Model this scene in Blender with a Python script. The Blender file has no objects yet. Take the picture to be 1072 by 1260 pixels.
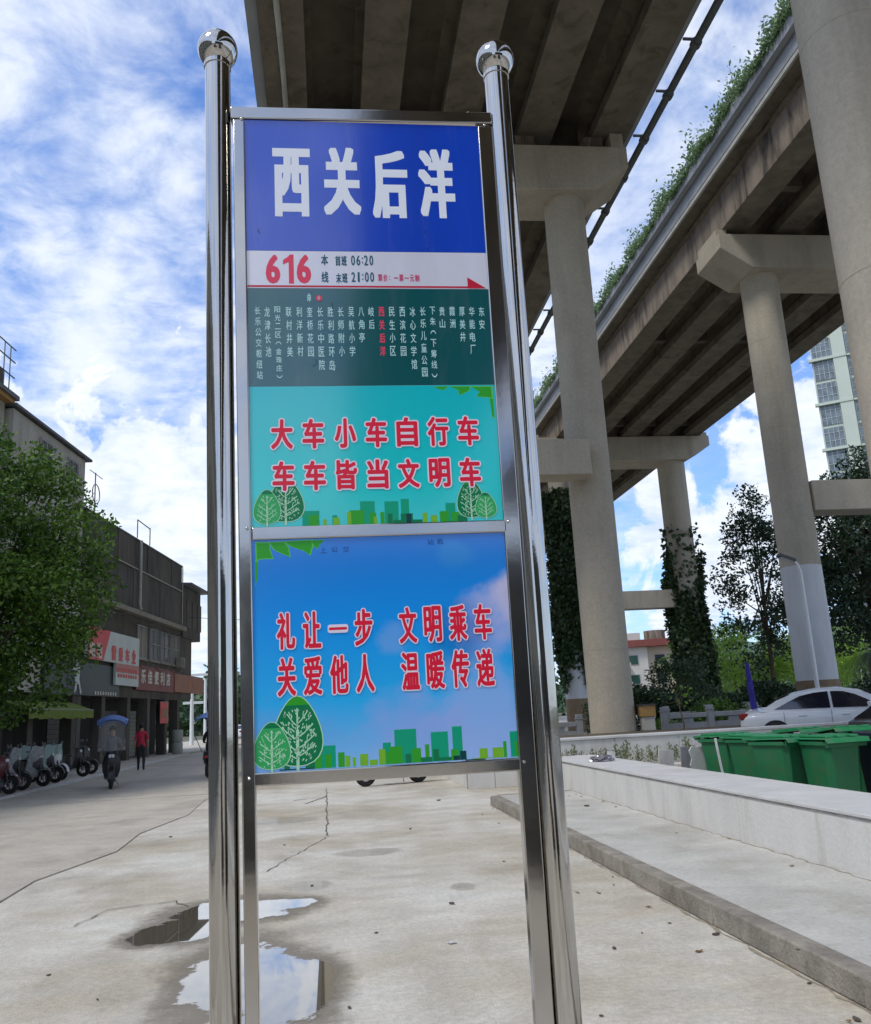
import bpy, bmesh, math, random
import numpy as np
from math import sin, cos, tan, pi, radians, atan2, sqrt
from mathutils import Vector, Matrix
random.seed(7)
rng = np.random.default_rng(11)
S = bpy.context.scene
COL = S.collection

# ---------------------------------------------------------------- camera
YAW, PITCH, ROLL, EYE, FOC = 7.2, 12.9, 3.1, 1.55, 1080.0
def basis():
    y, p, r = radians(YAW), radians(PITCH), radians(ROLL)
    F = Vector((sin(y)*cos(p), cos(y)*cos(p), sin(p)))
    R = Vector((cos(y), -sin(y), 0)); U = R.cross(F)
    return R*cos(r)-U*sin(r), U*cos(r)+R*sin(r), F
BR, BU, BF = basis()
cd = bpy.data.cameras.new('camera'); cam = bpy.data.objects.new('camera', cd); COL.objects.link(cam)
cam.matrix_world = Matrix(((BR.x, BU.x, -BF.x, 0), (BR.y, BU.y, -BF.y, 0), (BR.z, BU.z, -BF.z, EYE), (0, 0, 0, 1)))
cd.sensor_fit = 'VERTICAL'; cd.sensor_height = 24; cd.lens = 24*FOC/1260; cd.clip_end = 6000; cd.clip_start = 0.05
S.camera = cam

def at(px, py, Y):
    """survey point: the ray through a point of the 1072x1260 photograph cut by the plane at distance Y"""
    r = BR*((px-536)/FOC) - BU*((py-630)/FOC) + BF
    t = Y/r.y
    return Vector((r.x*t, Y, EYE+r.z*t))
def atg(px, py, z=0.0):
    r = BR*((px-536)/FOC) - BU*((py-630)/FOC) + BF
    t = (z-EYE)/r.z
    return Vector((r.x*t, r.y*t, z))

# ---------------------------------------------------------------- world
SUN_EL, SUN_AZ = radians(56), radians(-118)       # azimuth from +Y towards +X : sun stands to the left
W = bpy.data.worlds.new('World'); S.world = W; W.use_nodes = True
nt = W.node_tree; N = nt.nodes; L = nt.links
for n in list(N): N.remove(n)
def wn(t, **k):
    n = N.new(t)
    for a, b in k.items(): setattr(n, a, b)
    return n
def wmath(op, a, b=None, c=None, clamp=False):
    n = wn('ShaderNodeMath', operation=op); n.use_clamp = clamp
    for i, v in enumerate((a, b, c)):
        if v is None: continue
        if isinstance(v, (int, float)): n.inputs[i].default_value = v
        else: L.new(v, n.inputs[i])
    return n.outputs[0]
def wsmooth(v, lo, hi):
    n = wn('ShaderNodeMapRange', interpolation_type='SMOOTHSTEP')
    L.new(v, n.inputs[0]); n.inputs[1].default_value = lo; n.inputs[2].default_value = hi
    return n.outputs[0]
out = wn('ShaderNodeOutputWorld'); bg = wn('ShaderNodeBackground'); bg.inputs[1].default_value = 0.12
L.new(bg.outputs[0], out.inputs[0])
sky = wn('ShaderNodeTexSky', sky_type='NISHITA', sun_disc=False)
sky.sun_elevation = SUN_EL; sky.sun_rotation = SUN_AZ; sky.air_density = 1.0; sky.dust_density = 0.6; sky.ozone_density = 1.6
tc = wn('ShaderNodeTexCoord'); sep = wn('ShaderNodeSeparateXYZ'); L.new(tc.outputs['Generated'], sep.inputs[0])
zc = wmath('MAXIMUM', sep.outputs[2], 0.0)
den = wmath('ADD', zc, 0.16)
cmb = wn('ShaderNodeCombineXYZ'); L.new(wmath('DIVIDE', sep.outputs[0], den), cmb.inputs[0]); L.new(wmath('DIVIDE', sep.outputs[1], den), cmb.inputs[1])
def wnoise(vec, scale, detail, rough=0.55, dist=0.0, off=None):
    n = wn('ShaderNodeTexNoise'); n.inputs['Scale'].default_value = scale; n.inputs['Detail'].default_value = detail
    n.inputs['Roughness'].default_value = rough; n.inputs['Distortion'].default_value = dist
    if off:
        m = wn('ShaderNodeMapping'); m.inputs['Location'].default_value = off; L.new(vec, m.inputs[0]); vec = m.outputs[0]
    L.new(vec, n.inputs['Vector']); return n.outputs[0]
n1 = wnoise(cmb.outputs[0], 2.1, 5, 0.6, 0.4, (3.1, 1.7, 0))          # broad sheets
n2 = wnoise(cmb.outputs[0], 8.0, 6, 0.62, 0.3, (0.4, 5.2, 0))         # mackerel breakup
n3 = wnoise(cmb.outputs[0], 1.0, 2, 0.5, 0.0, (7.3, 2.2, 0))
mix = wmath('ADD', wmath('MULTIPLY', n1, 0.55), wmath('MULTIPLY', n2, 0.45))
mix = wmath('ADD', mix, wmath('MULTIPLY', wmath('SUBTRACT', n3, 0.5), 0.25))
veil = wsmooth(mix, 0.29, 0.59)
veil = wmath('MULTIPLY', veil, 0.88)
# the veil thins out towards the right, low down, where fair weather heaps stand in clear blue
thin = wmath('MULTIPLY', wsmooth(sep.outputs[0], 0.24, 0.40), wmath('MULTIPLY', wsmooth(zc, 0.62, 0.40), wsmooth(sep.outputs[1], 0.2, 0.5)))
veil = wmath('MULTIPLY', veil, wmath('SUBTRACT', 1.0, wmath('MULTIPLY', thin, 0.80)))
# cumulus heaps low over the horizon
cum = wnoise(tc.outputs['Generated'], 5.5, 7, 0.5, 0.2, (1.2, 0.3, 0.4))
best = None
for (px, py, rad) in ((992, 585, .125), (940, 660, .075), (905, 705, .10), (850, 760, .08), (820, 640, .07), (1075, 520, .14), (720, 560, .07), (170, 640, .20), (60, 720, .22), (260, 720, .18), (1250, 600, .2), (1400, 450, .25), (-300, 600, .3)):
    d0 = (BR*((px-536)/FOC)-BU*((py-630)/FOC)+BF).normalized()
    dn = wn('ShaderNodeVectorMath', operation='DISTANCE'); L.new(tc.outputs['Generated'], dn.inputs[0]); dn.inputs[1].default_value = d0
    v_ = wmath('SUBTRACT', 1.0, wmath('DIVIDE', dn.outputs['Value'], rad))
    best = v_ if best is None else wmath('MAXIMUM', best, v_)
cum2 = wnoise(tc.outputs['Generated'], 17, 8, 0.58, 0.3, (2.2, 0.3, 1.4))
heap = wmath('ADD', wmath('MAXIMUM', best, -0.6), wmath('MULTIPLY', wmath('SUBTRACT', cum2, 0.5), 2.2))
cmask = wsmooth(heap, 0.12, 0.42)
cover = wmath('MAXIMUM', veil, cmask, clamp=True)
# whitening right at the horizon
hz = wmath('MULTIPLY', wsmooth(zc, 0.22, 0.0), 0.6)
cover = wmath('MAXIMUM', cover, hz, clamp=True)
shade = wn('ShaderNodeMix', data_type='RGBA')
shade.inputs[6].default_value = (4.2, 4.9, 6.2, 1); shade.inputs[7].default_value = (5.9, 6.25, 6.8, 1)
L.new(wsmooth(wmath('ADD', wmath('MULTIPLY', n2, 0.5), wmath('MULTIPLY', cum2, 0.5)), 0.36, 0.6), shade.inputs[0])
skm = wn('ShaderNodeMix', data_type='RGBA', blend_type='MULTIPLY'); skm.inputs[0].default_value = 1
L.new(sky.outputs[0], skm.inputs[6]); skm.inputs[7].default_value = (0.62, 0.92, 1.38, 1)
mx = wn('ShaderNodeMix', data_type='RGBA'); L.new(cover, mx.inputs[0]); L.new(skm.outputs[2], mx.inputs[6]); L.new(shade.outputs[2], mx.inputs[7])
L.new(mx.outputs[2], bg.inputs[0])

sd = bpy.data.lights.new('sun', 'SUN'); sd.energy = 1.5; sd.angle = radians(14); sd.color = (1, 0.95, 0.87)
so = bpy.data.objects.new('sun', sd); COL.objects.link(so)
sdir = Vector((sin(SUN_AZ)*cos(SUN_EL), cos(SUN_AZ)*cos(SUN_EL), sin(SUN_EL)))
so.rotation_euler = (-sdir).to_track_quat('-Z', 'Y').to_euler(); so.location = (0, 0, 60)
V = S.view_settings; V.view_transform = 'Standard'; V.look = 'None'; V.exposure = 0.5; V.gamma = 1; V.use_curve_mapping = False
S.cycles.max_bounces = 7; S.cycles.diffuse_bounces = 4; S.cycles.glossy_bounces = 4; S.cycles.transparent_max_bounces = 10

# ---------------------------------------------------------------- materials
def mat(name, col, rough=0.7, metal=0.0, var=0.0, scale=3.0, bump=0.0, bscale=40.0, col2=None, streak=0.0, spec=0.5,
        coat=0.0, contrast=(0.35, 0.65), dirt=None, dirt_amt=0.0, dirt_scale=1.0, coord='Object', rvar=0.0, fine=0.0, fscale=70.0):
    m = bpy.data.materials.new(name); m.use_nodes = True
    t = m.node_tree; n = t.nodes; l = t.links; b = n['Principled BSDF']
    b.inputs['Base Color'].default_value = (*col, 1); b.inputs['Roughness'].default_value = rough; b.inputs['Metallic'].default_value = metal
    b.inputs['Specular IOR Level'].default_value = spec; b.inputs['Coat Weight'].default_value = coat
    if var or col2 or bump or dirt:
        tc = n.new('ShaderNodeTexCoord'); src = tc.outputs[coord]
        if var or col2:
            nz = n.new('ShaderNodeTexNoise'); nz.inputs['Scale'].default_value = scale; nz.inputs['Detail'].default_value = 8; nz.inputs['Roughness'].default_value = 0.65
            v = src
            if streak:
                mp = n.new('ShaderNodeMapping'); mp.inputs['Scale'].default_value = (1, 1, streak); l.new(src, mp.inputs[0]); v = mp.outputs[0]
            l.new(v, nz.inputs['Vector'])
            r = n.new('ShaderNodeMapRange'); r.inputs[1].default_value = contrast[0]; r.inputs[2].default_value = contrast[1]; l.new(nz.outputs[0], r.inputs[0])
            x = n.new('ShaderNodeMix'); x.data_type = 'RGBA'; l.new(r.outputs[0], x.inputs[0])
            c2 = col2 or tuple(c*(1-var) for c in col); c1 = tuple(min(1, c*(1+var*0.6)) for c in col)
            x.inputs[6].default_value = (*c2, 1); x.inputs[7].default_value = (*c1, 1); res = x.outputs[2]
            if dirt:
                nd = n.new('ShaderNodeTexNoise'); nd.inputs['Scale'].default_value = dirt_scale; nd.inputs['Detail'].default_value = 10; nd.inputs['Roughness'].default_value = 0.7; nd.inputs['Distortion'].default_value = 0.6
                v2 = src
                if streak:
                    mp2 = n.new('ShaderNodeMapping'); mp2.inputs['Scale'].default_value = (1, 1, streak*0.5); mp2.inputs['Location'].default_value = (4, 7, 1); l.new(src, mp2.inputs[0]); v2 = mp2.outputs[0]
                l.new(v2, nd.inputs['Vector'])
                r2 = n.new('ShaderNodeMapRange'); r2.interpolation_type = 'SMOOTHSTEP'; r2.inputs[1].default_value = 0.48; r2.inputs[2].default_value = 0.68; r2.inputs[4].default_value = dirt_amt; l.new(nd.outputs[0], r2.inputs[0])
                x2 = n.new('ShaderNodeMix'); x2.data_type = 'RGBA'; l.new(r2.outputs[0], x2.inputs[0]); l.new(res, x2.inputs[6]); x2.inputs[7].default_value = (*dirt, 1); res = x2.outputs[2]
            if fine:
                for fs_, am in ((fscale, fine), (fscale/9, fine*.8), (fscale*4, fine*.7)):
                    nf = n.new('ShaderNodeTexNoise'); nf.inputs['Scale'].default_value = fs_; nf.inputs['Detail'].default_value = 5; l.new(src, nf.inputs['Vector'])
                    rf = n.new('ShaderNodeMapRange'); rf.inputs[1].default_value = .3; rf.inputs[2].default_value = .7; rf.inputs[3].default_value = 1-am; rf.inputs[4].default_value = 1+am*.5; l.new(nf.outputs[0], rf.inputs[0])
                    xf = n.new('ShaderNodeMix'); xf.data_type = 'RGBA'; xf.blend_type = 'MULTIPLY'; xf.inputs[0].default_value = 1; l.new(res, xf.inputs[6]); l.new(rf.outputs[0], xf.inputs[7]); res = xf.outputs[2]
            l.new(res, b.inputs['Base Color'])
            if rvar:
                rr = n.new('ShaderNodeMapRange'); rr.inputs[3].default_value = rough-rvar; rr.inputs[4].default_value = rough+rvar; l.new(nz.outputs[0], rr.inputs[0]); l.new(rr.outputs[0], b.inputs['Roughness'])
        if bump:
            nb = n.new('ShaderNodeTexNoise'); nb.inputs['Scale'].default_value = bscale; nb.inputs['Detail'].default_value = 6; l.new(src, nb.inputs['Vector'])
            bp = n.new('ShaderNodeBump'); bp.inputs['Strength'].default_value = bump; bp.inputs['Distance'].default_value = 0.02; l.new(nb.outputs[0], bp.inputs['Height']); l.new(bp.outputs[0], b.inputs['Normal'])
    return m
def leafmat(name, c1, c2, trans=0.25, rough=0.5):
    m = bpy.data.materials.new(name); m.use_nodes = True
    t = m.node_tree; n = t.nodes; l = t.links; b = n['Principled BSDF']; o = n['Material Output']
    g = n.new('ShaderNodeNewGeometry'); x = n.new('ShaderNodeMix'); x.data_type = 'RGBA'
    l.new(g.outputs['Random Per Island'], x.inputs[0]); x.inputs[6].default_value = (*c1, 1); x.inputs[7].default_value = (*c2, 1)
    l.new(x.outputs[2], b.inputs['Base Color']); b.inputs['Roughness'].default_value = rough
    tr = n.new('ShaderNodeBsdfTranslucent'); l.new(x.outputs[2], tr.inputs[0])
    ms = n.new('ShaderNodeMixShader'); ms.inputs[0].default_value = trans; l.new(b.outputs[0], ms.inputs[1]); l.new(tr.outputs[0], ms.inputs[2]); l.new(ms.outputs[0], o.inputs[0])
    return m
def glassmat(name, col, alpha):
    m = mat(name, col, 0.08, spec=0.6); m.node_tree.nodes['Principled BSDF'].inputs['Alpha'].default_value = alpha
    return m
def gradmat(name, x0, x1, cols, z0, z1, rough=0.2, noise=0.0, cloud=None):
    """printed picture: vertical colour ramp with soft printed clouds"""
    m = bpy.data.materials.new(name); m.use_nodes = True
    t = m.node_tree; n = t.nodes; l = t.links; b = n['Principled BSDF']
    tc = n.new('ShaderNodeTexCoord'); sp = n.new('ShaderNodeSeparateXYZ'); l.new(tc.outputs['Object'], sp.inputs[0])
    r = n.new('ShaderNodeMapRange'); r.inputs[1].default_value = z0; r.inputs[2].default_value = z1; l.new(sp.outputs[2], r.inputs[0])
    cr = n.new('ShaderNodeValToRGB'); l.new(r.outputs[0], cr.inputs[0])
    els = cr.color_ramp.elements
    for i, (p, c) in enumerate(cols):
        e = els[i] if i < 2 else els.new(p)
        e.position = p; e.color = (*c, 1)
    res = cr.outputs[0]
    if cloud:
        for (cx, cz, rad, colr, amt) in cloud:
            mp = n.new('ShaderNodeVectorMath'); mp.operation = 'DISTANCE'; l.new(tc.outputs['Object'], mp.inputs[0]); mp.inputs[1].default_value = (cx-0.125, -0.02, cz)
            nz = n.new('ShaderNodeTexNoise'); nz.inputs['Scale'].default_value = 14; nz.inputs['Detail'].default_value = 5; l.new(tc.outputs['Object'], nz.inputs['Vector'])
            ad = n.new('ShaderNodeMath'); ad.operation = 'MULTIPLY_ADD'; l.new(nz.outputs[0], ad.inputs[0]); ad.inputs[1].default_value = -rad*1.6; l.new(mp.outputs['Value'], ad.inputs[2])
            r2 = n.new('ShaderNodeMapRange'); r2.interpolation_type = 'SMOOTHSTEP'; r2.inputs[1].default_value = rad*0.35; r2.inputs[2].default_value = -rad*0.45; r2.inputs[4].default_value = amt; l.new(ad.outputs[0], r2.inputs[0])
            x = n.new('ShaderNodeMix'); x.data_type = 'RGBA'; l.new(r2.outputs[0], x.inputs[0]); l.new(res, x.inputs[6]); x.inputs[7].default_value = (*colr, 1); res = x.outputs[2]
    l.new(res, b.inputs['Base Color']); b.inputs['Roughness'].default_value = rough
    return m

M = dict(
 chrome=mat('stainless steel', (0.53, 0.51, 0.475), 0.07, 1.0, var=0.06, scale=6, bump=0.03, bscale=9, rvar=0.03),
 brushed=mat('brushed steel', (0.50, 0.48, 0.45), 0.10, 1.0, var=0.05, scale=8, bump=0.012, bscale=12, rvar=0.03),
 ground=mat('yard concrete', (0.62, 0.60, 0.545), 0.8, var=0.16, scale=0.35, bump=0.35, bscale=60, col2=(0.49, 0.435, 0.34), dirt=(0.30, 0.255, 0.195), dirt_amt=0.5, dirt_scale=0.30, contrast=(0.38, 0.58), fine=.16, fscale=24),
 road=mat('road concrete', (0.53, 0.49, 0.42), 0.82, var=0.14, scale=0.5, bump=0.3, bscale=70, dirt=(0.27, 0.24, 0.20), dirt_amt=0.45, dirt_scale=0.5, fine=.12, fscale=24),
 terrace=mat('terrace concrete', (0.56, 0.55, 0.51), 0.8, var=0.12, scale=0.9, bump=0.3, bscale=55, dirt=(0.36, 0.33, 0.27), dirt_amt=0.55, dirt_scale=0.8, fine=.12, fscale=26),
 kerb=mat('kerb concrete', (0.30, 0.275, 0.235), 0.9, var=0.3, scale=4, bump=0.6, bscale=40, dirt=(0.16, 0.135, 0.10), dirt_amt=0.7, dirt_scale=3),
 whitewall=mat('whitewashed render', (0.66, 0.65, 0.62), 0.75, var=0.09, scale=1.6, bump=0.3, bscale=24, streak=0.4, dirt=(0.42, 0.39, 0.34), dirt_amt=0.4, dirt_scale=2.0),
 walltop=mat('white wall capping', (0.62, 0.62, 0.61), 0.6, var=0.1, scale=2, bump=0.25, bscale=40, dirt=(0.44, 0.42, 0.40), dirt_amt=0.4, dirt_scale=1.4),
 wallline=mat('grey mortar line', (0.30, 0.29, 0.29), 0.9, var=0.4, scale=6, bump=0.4),
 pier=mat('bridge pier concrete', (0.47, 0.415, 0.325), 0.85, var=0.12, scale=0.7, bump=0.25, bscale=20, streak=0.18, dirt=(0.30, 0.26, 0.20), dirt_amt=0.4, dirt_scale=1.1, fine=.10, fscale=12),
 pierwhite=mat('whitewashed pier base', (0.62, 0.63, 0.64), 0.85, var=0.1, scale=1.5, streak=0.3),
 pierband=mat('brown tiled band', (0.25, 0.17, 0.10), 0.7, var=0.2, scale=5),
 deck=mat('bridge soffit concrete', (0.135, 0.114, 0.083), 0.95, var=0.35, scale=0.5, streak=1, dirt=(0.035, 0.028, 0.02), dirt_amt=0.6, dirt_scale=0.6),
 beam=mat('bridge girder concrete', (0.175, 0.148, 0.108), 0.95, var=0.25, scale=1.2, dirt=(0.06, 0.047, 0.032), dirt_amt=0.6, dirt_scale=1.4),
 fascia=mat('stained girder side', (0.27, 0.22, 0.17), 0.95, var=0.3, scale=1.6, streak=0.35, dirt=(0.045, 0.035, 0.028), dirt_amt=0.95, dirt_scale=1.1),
 parapet=mat('bridge parapet grey', (0.33, 0.345, 0.36), 0.8, var=0.12, scale=0.8, streak=0.4),
 darkpipe=mat('dark drain pipe', (0.09, 0.10, 0.10), 0.6, var=0.2, scale=3),
 palepipe=mat('pale conduit', (0.42, 0.41, 0.36), 0.6, var=0.2, scale=3),
 bark=mat('bark', (0.10, 0.075, 0.05), 0.95, var=0.4, scale=8, bump=0.6, bscale=20),
 black=mat('black plastic', (0.018, 0.018, 0.02), 0.4, spec=0.5), rubber=mat('tyre rubber', (0.02, 0.02, 0.02), 0.85),
 darkgrey=mat('dark grey plastic', (0.06, 0.06, 0.065), 0.45), grey=mat('grey metal', (0.25, 0.25, 0.26), 0.4, 0.6),
 white=mat('white paint', (0.75, 0.76, 0.76), 0.35, var=0.03, scale=4), carwhite=mat('white car paint', (0.86, 0.87, 0.87), 0.25, coat=0.8, var=0.02, scale=3),
 cardark=mat('dark grey car paint', (0.045, 0.05, 0.055), 0.25, coat=0.8), carsilver=mat('silver car paint', (0.4, 0.41, 0.42), 0.3, 0.5, coat=0.6),
 carglass=mat('tinted car glass', (0.012, 0.014, 0.025), 0.04, spec=0.8, coat=0.5), taillight=mat('red tail lamp', (0.32, 0.02, 0.02), 0.2), lamp=mat('clear lamp lens', (0.6, 0.6, 0.6), 0.15),
 alloy=mat('alloy rim', (0.5, 0.5, 0.5), 0.3, 0.9), amber=mat('amber lens', (0.7, 0.25, 0.03), 0.3),
 skin=mat('skin', (0.42, 0.25, 0.17), 0.55), hair=mat('black hair', (0.012, 0.01, 0.01), 0.6), red=mat('red cotton', (0.50, 0.025, 0.06), 0.85), trousers=mat('dark trousers', (0.03, 0.03, 0.035), 0.9), shirt=mat('grey shirt', (0.16, 0.16, 0.17), 0.9),
 clear=glassmat('clear plastic screen', (0.5, 0.52, 0.53), 0.2), cover=mat('silver quilted cover', (0.33, 0.35, 0.35), 0.4, 0.3, var=0.3, scale=9, bump=0.8, bscale=14), mint=mat('mint quilt', (0.33, 0.45, 0.42), 0.6, var=0.2, scale=9, bump=0.6, bscale=12),
 blue=mat('blue canopy cloth', (0.06, 0.16, 0.45), 0.6, var=0.2, scale=4), scootred=mat('maroon panel', (0.10, 0.02, 0.025), 0.3),
)
M['leaf_street'] = leafmat('broad green leaves', (0.03, 0.085, 0.010), (0.15, 0.28, 0.03), 0.3)
M['leaf_dark'] = leafmat('dark fine leaves', (0.014, 0.032, 0.014), (0.035, 0.07, 0.028), 0.15)
M['leaf_bright'] = leafmat('bright yellow green leaves', (0.13, 0.26, 0.03), (0.33, 0.50, 0.07), 0.45)
M['leaf_hedge'] = leafmat('hedge leaves', (0.018, 0.04, 0.014), (0.045, 0.085, 0.028), 0.15)
M['leaf_vine'] = leafmat('vine leaves', (0.016, 0.034, 0.014), (0.055, 0.10, 0.03), 0.15)
M['leaf_hill'] = leafmat('distant hill foliage', (0.05, 0.10, 0.045), (0.10, 0.17, 0.08), 0.2)
M['leaf_deck'] = leafmat('parapet shrubs', (0.11, 0.19, 0.08), (0.26, 0.36, 0.18), 0.4)
M['leaf_pale'] = leafmat('pale weeds', (0.12, 0.16, 0.07), (0.26, 0.30, 0.16), 0.3)

def gloss(m):
    b = m.node_tree.nodes['Principled BSDF']; b.inputs['Coat Weight'].default_value = 1; b.inputs['Coat Roughness'].default_value = 0.10; b.inputs['Coat IOR'].default_value = 1.7
# ---------------------------------------------------------------- mesh helpers
class MB:
    def __init__(s): s.v = []; s.f = []; s.m = []; s.cur = 0
    def add(s, vs, fs):
        o = len(s.v); s.v += [tuple(v) for v in vs]; s.f += [tuple(i+o for i in f) for f in fs]; s.m += [s.cur]*len(fs); return s
    def box(s, x0, x1, y0, y1, z0, z1):
        return s.add([(x0,y0,z0),(x1,y0,z0),(x1,y1,z0),(x0,y1,z0),(x0,y0,z1),(x1,y0,z1),(x1,y1,z1),(x0,y1,z1)],
                     [(0,3,2,1),(4,5,6,7),(0,1,5,4),(1,2,6,5),(2,3,7,6),(3,0,4,7)])
    def obox(s, c, ax, ay, az):                      # oriented box, half vectors
        c = Vector(c); ax, ay, az = Vector(ax), Vector(ay), Vector(az)
        P = [c+ax*i+ay*j+az*k for k in (-1, 1) for (i, j) in ((-1,-1),(1,-1),(1,1),(-1,1))]
        return s.add(P, [(0,3,2,1),(4,5,6,7),(0,1,5,4),(1,2,6,5),(2,3,7,6),(3,0,4,7)])
    def quad(s, *p): return s.add(p, [tuple(range(len(p)))])
    def tube(s, pts, rad, n=10, caps=True):
        pts = [Vector(p) for p in pts]
        if isinstance(rad, (int, float)): rad = [rad]*len(pts)
        vs = []; fs = []; prev = None
        for i, p in enumerate(pts):
            d = (pts[min(i+1, len(pts)-1)]-pts[max(i-1, 0)]).normalized()
            a = prev if prev else (Vector((0, 0, 1)) if abs(d.z) < 0.9 else Vector((1, 0, 0)))
            u = (a-d*a.dot(d)).normalized(); w = d.cross(u); prev = u
            for k in range(n):
                t = 2*pi*k/n; vs.append(p+(u*cos(t)+w*sin(t))*rad[i])
        for i in range(len(pts)-1):
            for k in range(n): fs.append((i*n+k, i*n+(k+1) % n, (i+1)*n+(k+1) % n, (i+1)*n+k))
        if caps: fs.append(tuple(reversed(range(n)))); fs.append(tuple(range((len(pts)-1)*n, len(pts)*n)))
        return s.add(vs, fs)
    def lathe(s, prof, n=24, c=(0, 0, 0), axis='z', ring=False):
        vs = []; fs = []
        for (r, h) in prof:
            for k in range(n):
                t = 2*pi*k/n; a, b = r*cos(t), r*sin(t)
                p = (a, b, h) if axis == 'z' else ((a, h, b) if axis == 'y' else (h, a, b))
                vs.append((p[0]+c[0], p[1]+c[1], p[2]+c[2]))
        for i in range(len(prof)-1):
            for k in range(n): fs.append((i*n+k, i*n+(k+1) % n, (i+1)*n+(k+1) % n, (i+1)*n+k))
        if ring:
            j = (len(prof)-1)*n
            for k in range(n): fs.append((j+k, j+(k+1) % n, (k+1) % n, k))
        else: fs.append(tuple(reversed(range(n)))); fs.append(tuple(range((len(prof)-1)*n, len(prof)*n)))
        return s.add(vs, fs)
    def prism(s, poly, y0, y1, axis='y'):            # polygon in (x,z) swept along y (or (y,z) along x, (x,y) along z)
        n = len(poly)
        def P(a, b, t): return (a, t, b) if axis == 'y' else ((t, a, b) if axis == 'x' else (a, b, t))
        vs = [P(a, b, y0) for a, b in poly]+[P(a, b, y1) for a, b in poly]
        return s.add(vs, [tuple(range(n)), tuple(reversed(range(n, 2*n)))]+[(i, (i+1) % n, (i+1) % n+n, i+n) for i in range(n)])
    def build(s, name, mats, parent=None, smooth=35, bevel=0.0, seg=2, sub=0):
        me = bpy.data.meshes.new(name); me.from_pydata(s.v, [], s.f)
        for m in (mats if isinstance(mats, (list, tuple)) else [mats]): me.materials.append(M[m] if isinstance(m, str) else m)
        if max(s.m, default=0): me.polygons.foreach_set('material_index', s.m)
        bm = bmesh.new(); bm.from_mesh(me); bmesh.ops.recalc_face_normals(bm, faces=bm.faces); bm.to_mesh(me); bm.free()
        if smooth:
            me.polygons.foreach_set('use_smooth', [True]*len(me.polygons)); me.set_sharp_from_angle(angle=radians(smooth))
        o = bpy.data.objects.new(name, me); COL.objects.link(o)
        if parent: o.parent = parent
        if bevel:
            b = o.modifiers.new('bevel', 'BEVEL'); b.width = bevel; b.segments = seg; b.limit_method = 'ANGLE'; b.angle_limit = radians(40)
        if sub:
            b = o.modifiers.new('sub', 'SUBSURF'); b.levels = b.render_levels = sub
        return o
def tag(o, label=None, cat=None, group=None, kind=None):
    if label: o['label'] = label
    if cat: o['category'] = cat
    if group: o['group'] = group
    if kind: o['kind'] = kind
    return o
def struct(o): o['kind'] = 'structure'; return o
def thing(name, label, cat, loc=(0, 0, 0), rz=0, group=None):
    o = bpy.data.objects.new(name, None); COL.objects.link(o); o.empty_display_size = 0.2
    o.location = loc; o.rotation_euler = (0, 0, rz); return tag(o, label, cat, group)
KIDS = {}
def kids(o):
    return [c for c in COL.objects if c.parent == o]
def dup(root, loc=None, rz=None, label=None, group=None, scale=None):
    r = root.copy(); COL.objects.link(r)
    if loc is not None: r.location = loc
    if rz is not None: r.rotation_euler = (0, 0, rz)
    if scale: r.scale = scale
    if label: r['label'] = label
    if group: r['group'] = group
    for ch in kids(root):
        c = ch.copy(); COL.objects.link(c); c.parent = r
        for g in kids(ch):
            d = g.copy(); COL.objects.link(d); d.parent = c
    return r
def pieces(name, mesh_or_obj, places, parent):
    """alike pieces sharing one mesh"""
    for (loc, rz) in places:
        o = mesh_or_obj.copy(); COL.objects.link(o); o.location = loc; o.rotation_euler = (0, 0, rz); o.parent = parent
def quads(name, P, material, parent=None):
    """many leaf quads, P is (n,4,3)"""
    n = len(P); me = bpy.data.meshes.new(name)
    me.vertices.add(n*4); me.vertices.foreach_set('co', P.reshape(-1).astype(np.float32))
    me.loops.add(n*4); me.loops.foreach_set('vertex_index', np.arange(n*4, dtype=np.int32))
    me.polygons.add(n); me.polygons.foreach_set('loop_start', np.arange(0, n*4, 4, dtype=np.int32))
    me.materials.append(M[material] if isinstance(material, str) else material); me.update(calc_edges=True); me.validate()
    o = bpy.data.objects.new(name, me); COL.objects.link(o)
    if parent: o.parent = parent
    return o
def leafquads(C, size, aspect=0.5, flat=0.0, droop=0.0):
    n = len(C); a = rng.normal(size=(n, 3)); a[:, 2] = a[:, 2]*(1-flat)-droop
    a /= np.linalg.norm(a, axis=1)[:, None]; b = rng.normal(size=(n, 3)); b -= a*(a*b).sum(1)[:, None]; b /= np.linalg.norm(b, axis=1)[:, None]
    s = size*rng.uniform(0.6, 1.3, n)[:, None]
    A = a*s; Bv = b*s*aspect
    return np.stack([C, C+A*0.5+Bv*0.5, C+A, C+A*0.5-Bv*0.5], axis=1)
def clumps(centers, radii, per, zsq=0.75):
    out = []
    for c, r in zip(centers, radii):
        n = max(4, int(per*(r**2))); d = rng.normal(size=(n, 3)); d /= np.linalg.norm(d, axis=1)[:, None]
        rad = r*rng.uniform(0.35, 1.0, n)**0.6
        p = d*rad[:, None]; p[:, 2] *= zsq; out.append(p+np.array(c)[None, :])
    return np.concatenate(out)
def crown_centers(c, rx, ry, rz, n, lo=0.35):
    d = rng.normal(size=(n, 3)); d /= np.linalg.norm(d, axis=1)[:, None]
    r = rng.uniform(lo, 1.0, n)**0.7
    return np.array(c)[None, :]+d*r[:, None]*np.array([rx, ry, rz])[None, :]
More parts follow.
